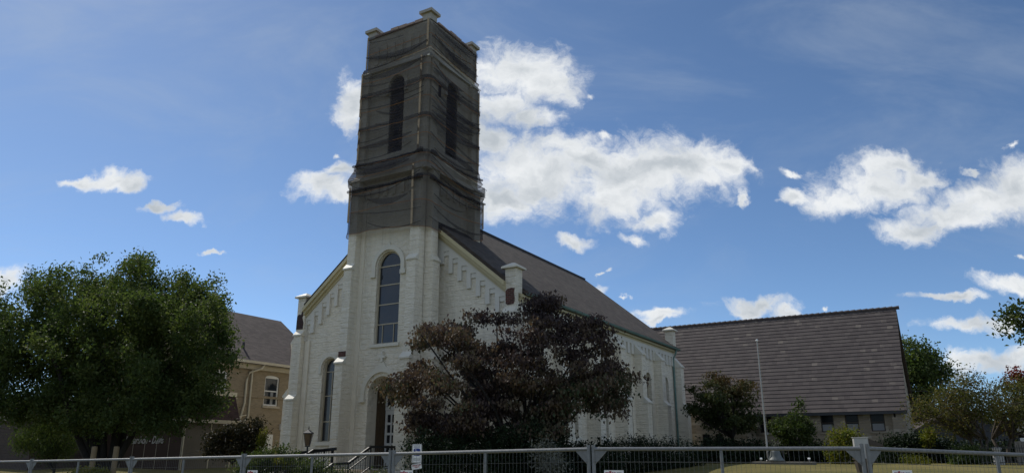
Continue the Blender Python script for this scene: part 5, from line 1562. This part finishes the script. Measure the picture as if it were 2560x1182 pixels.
# low tree and vine on the left
q = at(140, 1150, 28.0)
tree('weeping_shrub', 'low weeping green shrub under the big tree before the shop windows', 'shrub', (q.x, 28.0, gz(q.x, 28)), pxblobs([(100, 1090, 50, 28, 0), (150, 1085, 45, 28, .2), (60, 1110, 30, 22, 0), (130, 1115, 60, 26, -.2)], 28.0), 'mid green leaf', 230, 34, (.13, .13, .13), 0.11, 67, 0.06, 0.7, 12, droop=1.2, aspect=0.3)
q = at(610, 1160, 31.0)
tree('vine_arch', 'dark straggly vine shrub against the brick house wall', 'shrub', (q.x, 31.0, gz(q.x, 31)), pxblobs([(620, 1070, 34, 20, 0), (590, 1090, 40, 24, .2), (560, 1100, 30, 18, 0), (535, 1095, 26, 10, 0), (645, 1065, 18, 14, 0), (600, 1125, 40, 26, 0), (630, 1110, 28, 30, 0), (545, 1125, 30, 18, .1)], 31.0), 'rust vine leaf', 210, 34, .13, 0.12, 71, 0.05, 0.5, 14, droop=0.6, stems=2, twigs=40)
q = at(652, 1160, 30.5)
tree('tall_grass', 'tall pale green weeds before the white basement door', 'plant', (q.x, 30.5, gz(q.x, 30.5)), pxblobs([(655, 1105, 10, 26, 0), (662, 1085, 8, 16, 0), (650, 1130, 14, 22, 0)], 30.5), 'yellow green leaf', 50, 24, (.06, .06, .12), 0.11, 73, 0.02, 0.3, 6, droop=-0.6, aspect=0.22)

def shrub(name, label, px, y, leaf, n, per, size, seed, group=None, cat='shrub', sigma=.14, droop=0.1, aspect=.55):
    cx_ = sum(b[0] for b in px) / len(px)
    q_ = at(cx_, 1160, y)
    base = (q_.x, y, gz(q_.x, y))
    bl = pxblobs(px, y, 0.3, seed)
    t_ = thing(name, label, cat, base, 0, group)
    bl = [((b[0][0] - base[0], b[0][1] - base[1], b[0][2] - base[2]), b[1]) for b in bl]
    pts = blob_points(bl, n, seed)
    mb = MB()
    tg_ = pts[np.random.default_rng(seed).choice(len(pts), 8)]
    limbs(mb, (0, 0, -.1), .025, tg_, seed, .2, .006, 5)
    mb.build('stems', 'bark', t_, smooth=True, fix=False)
    leaves('foliage', t_, leaf, pts, per, sigma, size, seed + 2, droop, aspect)
    return t_
shrub('clipped_shrub', 'round bright yellow green clipped shrub behind the left fence', [(215, 1190, 46, 20), (240, 1196, 36, 20), (185, 1200, 30, 16)], 21.0, 'yellow green leaf', 150, 34, .07, 101, sigma=.07)
shrub('flowering_shrub', 'dark shrub with yellow flower heads left of the stair railing', [(690, 1150, 40, 20), (650, 1160, 40, 22), (735, 1165, 40, 20), (700, 1130, 12, 10), (620, 1175, 40, 18), (780, 1172, 30, 16)], 24.5, 'mid green leaf', 260, 30, .085, 103)
shrub('flower_heads', 'cluster of pale yellow flowers on the shrub left of the steps', [(694, 1134, 8, 7), (700, 1152, 14, 8), (712, 1160, 12, 8), (690, 1162, 12, 6)], 24.1, 'yellow green leaf', 24, 14, .07, 105, sigma=.05, cat='flowers')
shrub('foundation_shrub', 'dark shrub below the lamp post and between the railings', [(790, 1184, 40, 10), (850, 1190, 40, 9), (945, 1188, 22, 9)], 24.2, 'mid green leaf', 70, 22, .08, 107)
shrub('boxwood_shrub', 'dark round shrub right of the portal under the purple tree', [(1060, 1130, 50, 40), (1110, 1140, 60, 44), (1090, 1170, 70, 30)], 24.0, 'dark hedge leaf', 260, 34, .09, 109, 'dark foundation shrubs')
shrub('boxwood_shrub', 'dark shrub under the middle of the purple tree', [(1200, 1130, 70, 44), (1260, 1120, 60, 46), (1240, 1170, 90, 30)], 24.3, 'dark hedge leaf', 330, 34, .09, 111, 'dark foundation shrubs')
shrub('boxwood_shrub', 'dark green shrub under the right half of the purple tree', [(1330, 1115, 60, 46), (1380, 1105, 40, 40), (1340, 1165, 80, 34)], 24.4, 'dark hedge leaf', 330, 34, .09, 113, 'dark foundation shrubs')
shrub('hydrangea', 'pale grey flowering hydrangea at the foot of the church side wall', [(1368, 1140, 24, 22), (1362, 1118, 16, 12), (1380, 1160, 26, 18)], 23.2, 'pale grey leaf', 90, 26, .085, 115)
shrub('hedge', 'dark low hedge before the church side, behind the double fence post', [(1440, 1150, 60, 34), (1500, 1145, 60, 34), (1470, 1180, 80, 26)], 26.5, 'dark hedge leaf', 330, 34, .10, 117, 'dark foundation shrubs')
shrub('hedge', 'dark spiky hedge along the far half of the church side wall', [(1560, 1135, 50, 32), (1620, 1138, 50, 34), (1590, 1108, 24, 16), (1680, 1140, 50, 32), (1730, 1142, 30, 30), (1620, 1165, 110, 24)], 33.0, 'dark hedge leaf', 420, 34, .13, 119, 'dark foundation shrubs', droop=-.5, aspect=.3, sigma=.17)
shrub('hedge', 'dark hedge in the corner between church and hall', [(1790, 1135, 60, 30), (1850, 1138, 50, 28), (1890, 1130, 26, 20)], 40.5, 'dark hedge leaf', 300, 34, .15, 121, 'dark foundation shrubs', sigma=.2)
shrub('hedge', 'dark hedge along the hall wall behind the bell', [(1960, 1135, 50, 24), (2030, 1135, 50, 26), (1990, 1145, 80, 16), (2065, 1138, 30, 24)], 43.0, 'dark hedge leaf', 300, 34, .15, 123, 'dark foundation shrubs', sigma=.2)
shrub('hedge', 'dark hedge at the right corner of the hall', [(2230, 1110, 30, 22), (2290, 1112, 46, 26), (2340, 1118, 40, 28), (2260, 1140, 70, 20), (2330, 1145, 60, 18)], 41.0, 'dark hedge leaf', 320, 34, .15, 125, 'dark foundation shrubs', sigma=.2)
shrub('golden_shrub', 'small yellow green upright shrub at the hall corner hedge', [(2320, 1095, 12, 22), (2328, 1080, 7, 10)], 40.0, 'yellow green leaf', 40, 22, .13, 127, sigma=.12)
shrub('leafy_shrub', 'light green low shrub under the crape myrtles', [(2420, 1142, 34, 16), (2450, 1138, 26, 14), (2390, 1150, 20, 10)], 35.5, 'mid green leaf', 120, 30, .13, 129)
shrub('hedge', 'dark hedge under the crape myrtles at the right', [(2400, 1140, 60, 26), (2470, 1140, 60, 26), (2530, 1140, 50, 26)], 40.0, 'dark hedge leaf', 320, 34, .15, 131, 'dark foundation shrubs', sigma=.2)
shrub('weeds', 'light green weeds growing on the lawn edge before the basement window', [(2280, 1152, 20, 8), (2305, 1156, 26, 8), (2265, 1148, 10, 8)], 36.0, 'yellow green leaf', 60, 20, .11, 133, cat='weeds', droop=-.5, aspect=.2)

# far row of trees that closes the view behind the houses
far = MB()
pts = blob_points([((x, 95 + 6 * math.sin(x), 3.2), (9, 4, 3.2 + math.sin(x * .7))) for x in range(-75, 100, 11)], 1500, 5, .6)
tag(leaves('far_woods', None, 'dark hedge leaf', pts, 26, .7, .65, 77, .1), kind='stuff')

# ------------------------------------------------------------------ houses, fence and wire at the right
gh = thing('grey_house', 'dark grey gabled house half hidden behind the crape myrtles', 'house', (29.6, 49.5, 1.3), R(-14))
M['grey_siding'] = plain('dark grey siding', (0.05, 0.055, 0.07), 0.7, 0.1, 2.0)
MB().prism([(-3.2, 0), (3.2, 0), (3.2, 1.9), (0, 3.6), (-3.2, 1.9)], [[(-2.2, .9), (-1.2, .9), (-1.2, 1.8), (-2.2, 1.8)]], 'y', 0, 6).build('wall', 'grey_siding', gh)
MB().prism([(-3.5, 1.75), (0, 3.62), (3.5, 1.75), (3.5, 1.92), (0, 3.8), (-3.5, 1.92)], [], 'y', -.3, 6.3).build('roof', 'shingle2', gh)
o = MB().box(-2.2, -1.2, .1, .16, .9, 1.8).build('window', 'white_frame', gh)
MB().box(-2.1, -1.3, .08, .098, 1.0, 1.7).build('pane', 'glass', o)
MB().box(-3.4, -.6, -.9, -.05, -.4, .55).build('stone_base', 'ashlar', gh)
MB().box(-3.5, -1.4, -1.0, -.04, .553, .62).build('stone_coping', 'white_frame', gh)
gw = thing('white_garage', 'small white garage with shallow roof at the right edge', 'garage', (36.2, 53.0, 1.4), R(-20))
MB().prism([(-1.9, 0), (1.9, 0), (1.9, 2.1), (0, 2.9), (-1.9, 2.1)], [[(-.9, .5), (.9, .5), (.9, 1.5), (-.9, 1.5)]], 'y', 0, 5).build('wall', 'white_frame', gw)
MB().prism([(-2.1, 2.0), (0, 2.92), (2.1, 2.0), (2.1, 2.1), (0, 3.05), (-2.1, 2.1)], [], 'y', -.2, 5.2).build('roof', 'shingle2', gw)
MB().box(-.9, .9, .05, .1, .5, 1.5).build('garage_door', 'dark_metal', gw)
wf = thing('board_fence', 'weathered grey board fence at the right edge', 'fence', (23.2, 35.0, gz(23.2, 35)), R(-8))
b = MB()
for k in range(26): b.box(k * .15, k * .15 + .14, 0, .022, 0, 1.02 + .02 * math.sin(k * 1.9))
M['weathered'] = plain('weathered boards', (0.16, 0.145, 0.125), 0.85, 0.3, 5.0)
b.build('boards', 'weathered', wf)
MB().box(-.02, 4, .024, .07, .2, .28).build('rail', 'weathered', wf); MB().box(-.02, 4, .024, .07, .8, .88).build('rail', 'weathered', wf)
pf = thing('picket_fence', 'low black iron picket fence before the board fence', 'fence', (20.9, 34.0, gz(20.9, 34)), R(-6))
b = MB()
for k in range(24): b.box(k * .1, k * .1 + .016, 0, .016, 0, .85)
b.build('pickets', 'black_iron', pf)
MB().box(0, 2.35, -.004, .02, .72, .75).build('rail', 'black_iron', pf); MB().box(0, 2.35, -.004, .02, .1, .13).build('rail', 'black_iron', pf)
q = at(2497, 1150, 34.6)
st = thing('garden_urn', 'white garden urn on a plinth behind the picket fence', 'urn', (q.x, 34.6, gz(q.x, 34.6)))
MB().box(-.16, .16, -.16, .16, -.05, .42).build('plinth', 'pole', st)
MB().lathe([(0, .422), (.1, .422), (.06, .5), (.17, .62), (.20, .74), (.17, .75), (0, .70)], n=16).build('bowl', 'pole', st, smooth=True)
a, b_ = at(2200, 970, 52), at(2800, 985, 46)
for k, (dz, lab) in enumerate(((0, 'upper utility wire crossing behind the yellow trees'), (-.45, 'lower utility wire crossing behind the yellow trees'))):
    pts = []
    for i in range(13):
        f = i / 12; p = a.lerp(b_, f); p.z += dz - .7 * 4 * f * (1 - f) * .3; pts.append(p)
    tag(MB().tube(pts, .014, 4).build('utility_wire', 'dark_metal'), lab, 'wire', 'utility wires')
q = at(2267, 905, 58.0)
an = thing('antenna', 'thin rooftop antenna mast rising above the tree behind the hall', 'antenna', (q.x, 58.0, 1.3))
MB().tube([(0, 0, 0), (0, 0, at(2267, 835, 58).z - 1.3)], .025, 6).build('mast', 'dark_metal', an)
MB().tube([(-.4, 0, at(2267, 850, 58).z - 1.3), (.4, 0, at(2267, 850, 58).z - 1.3)], .015, 5).build('cross_bar', 'dark_metal', an)
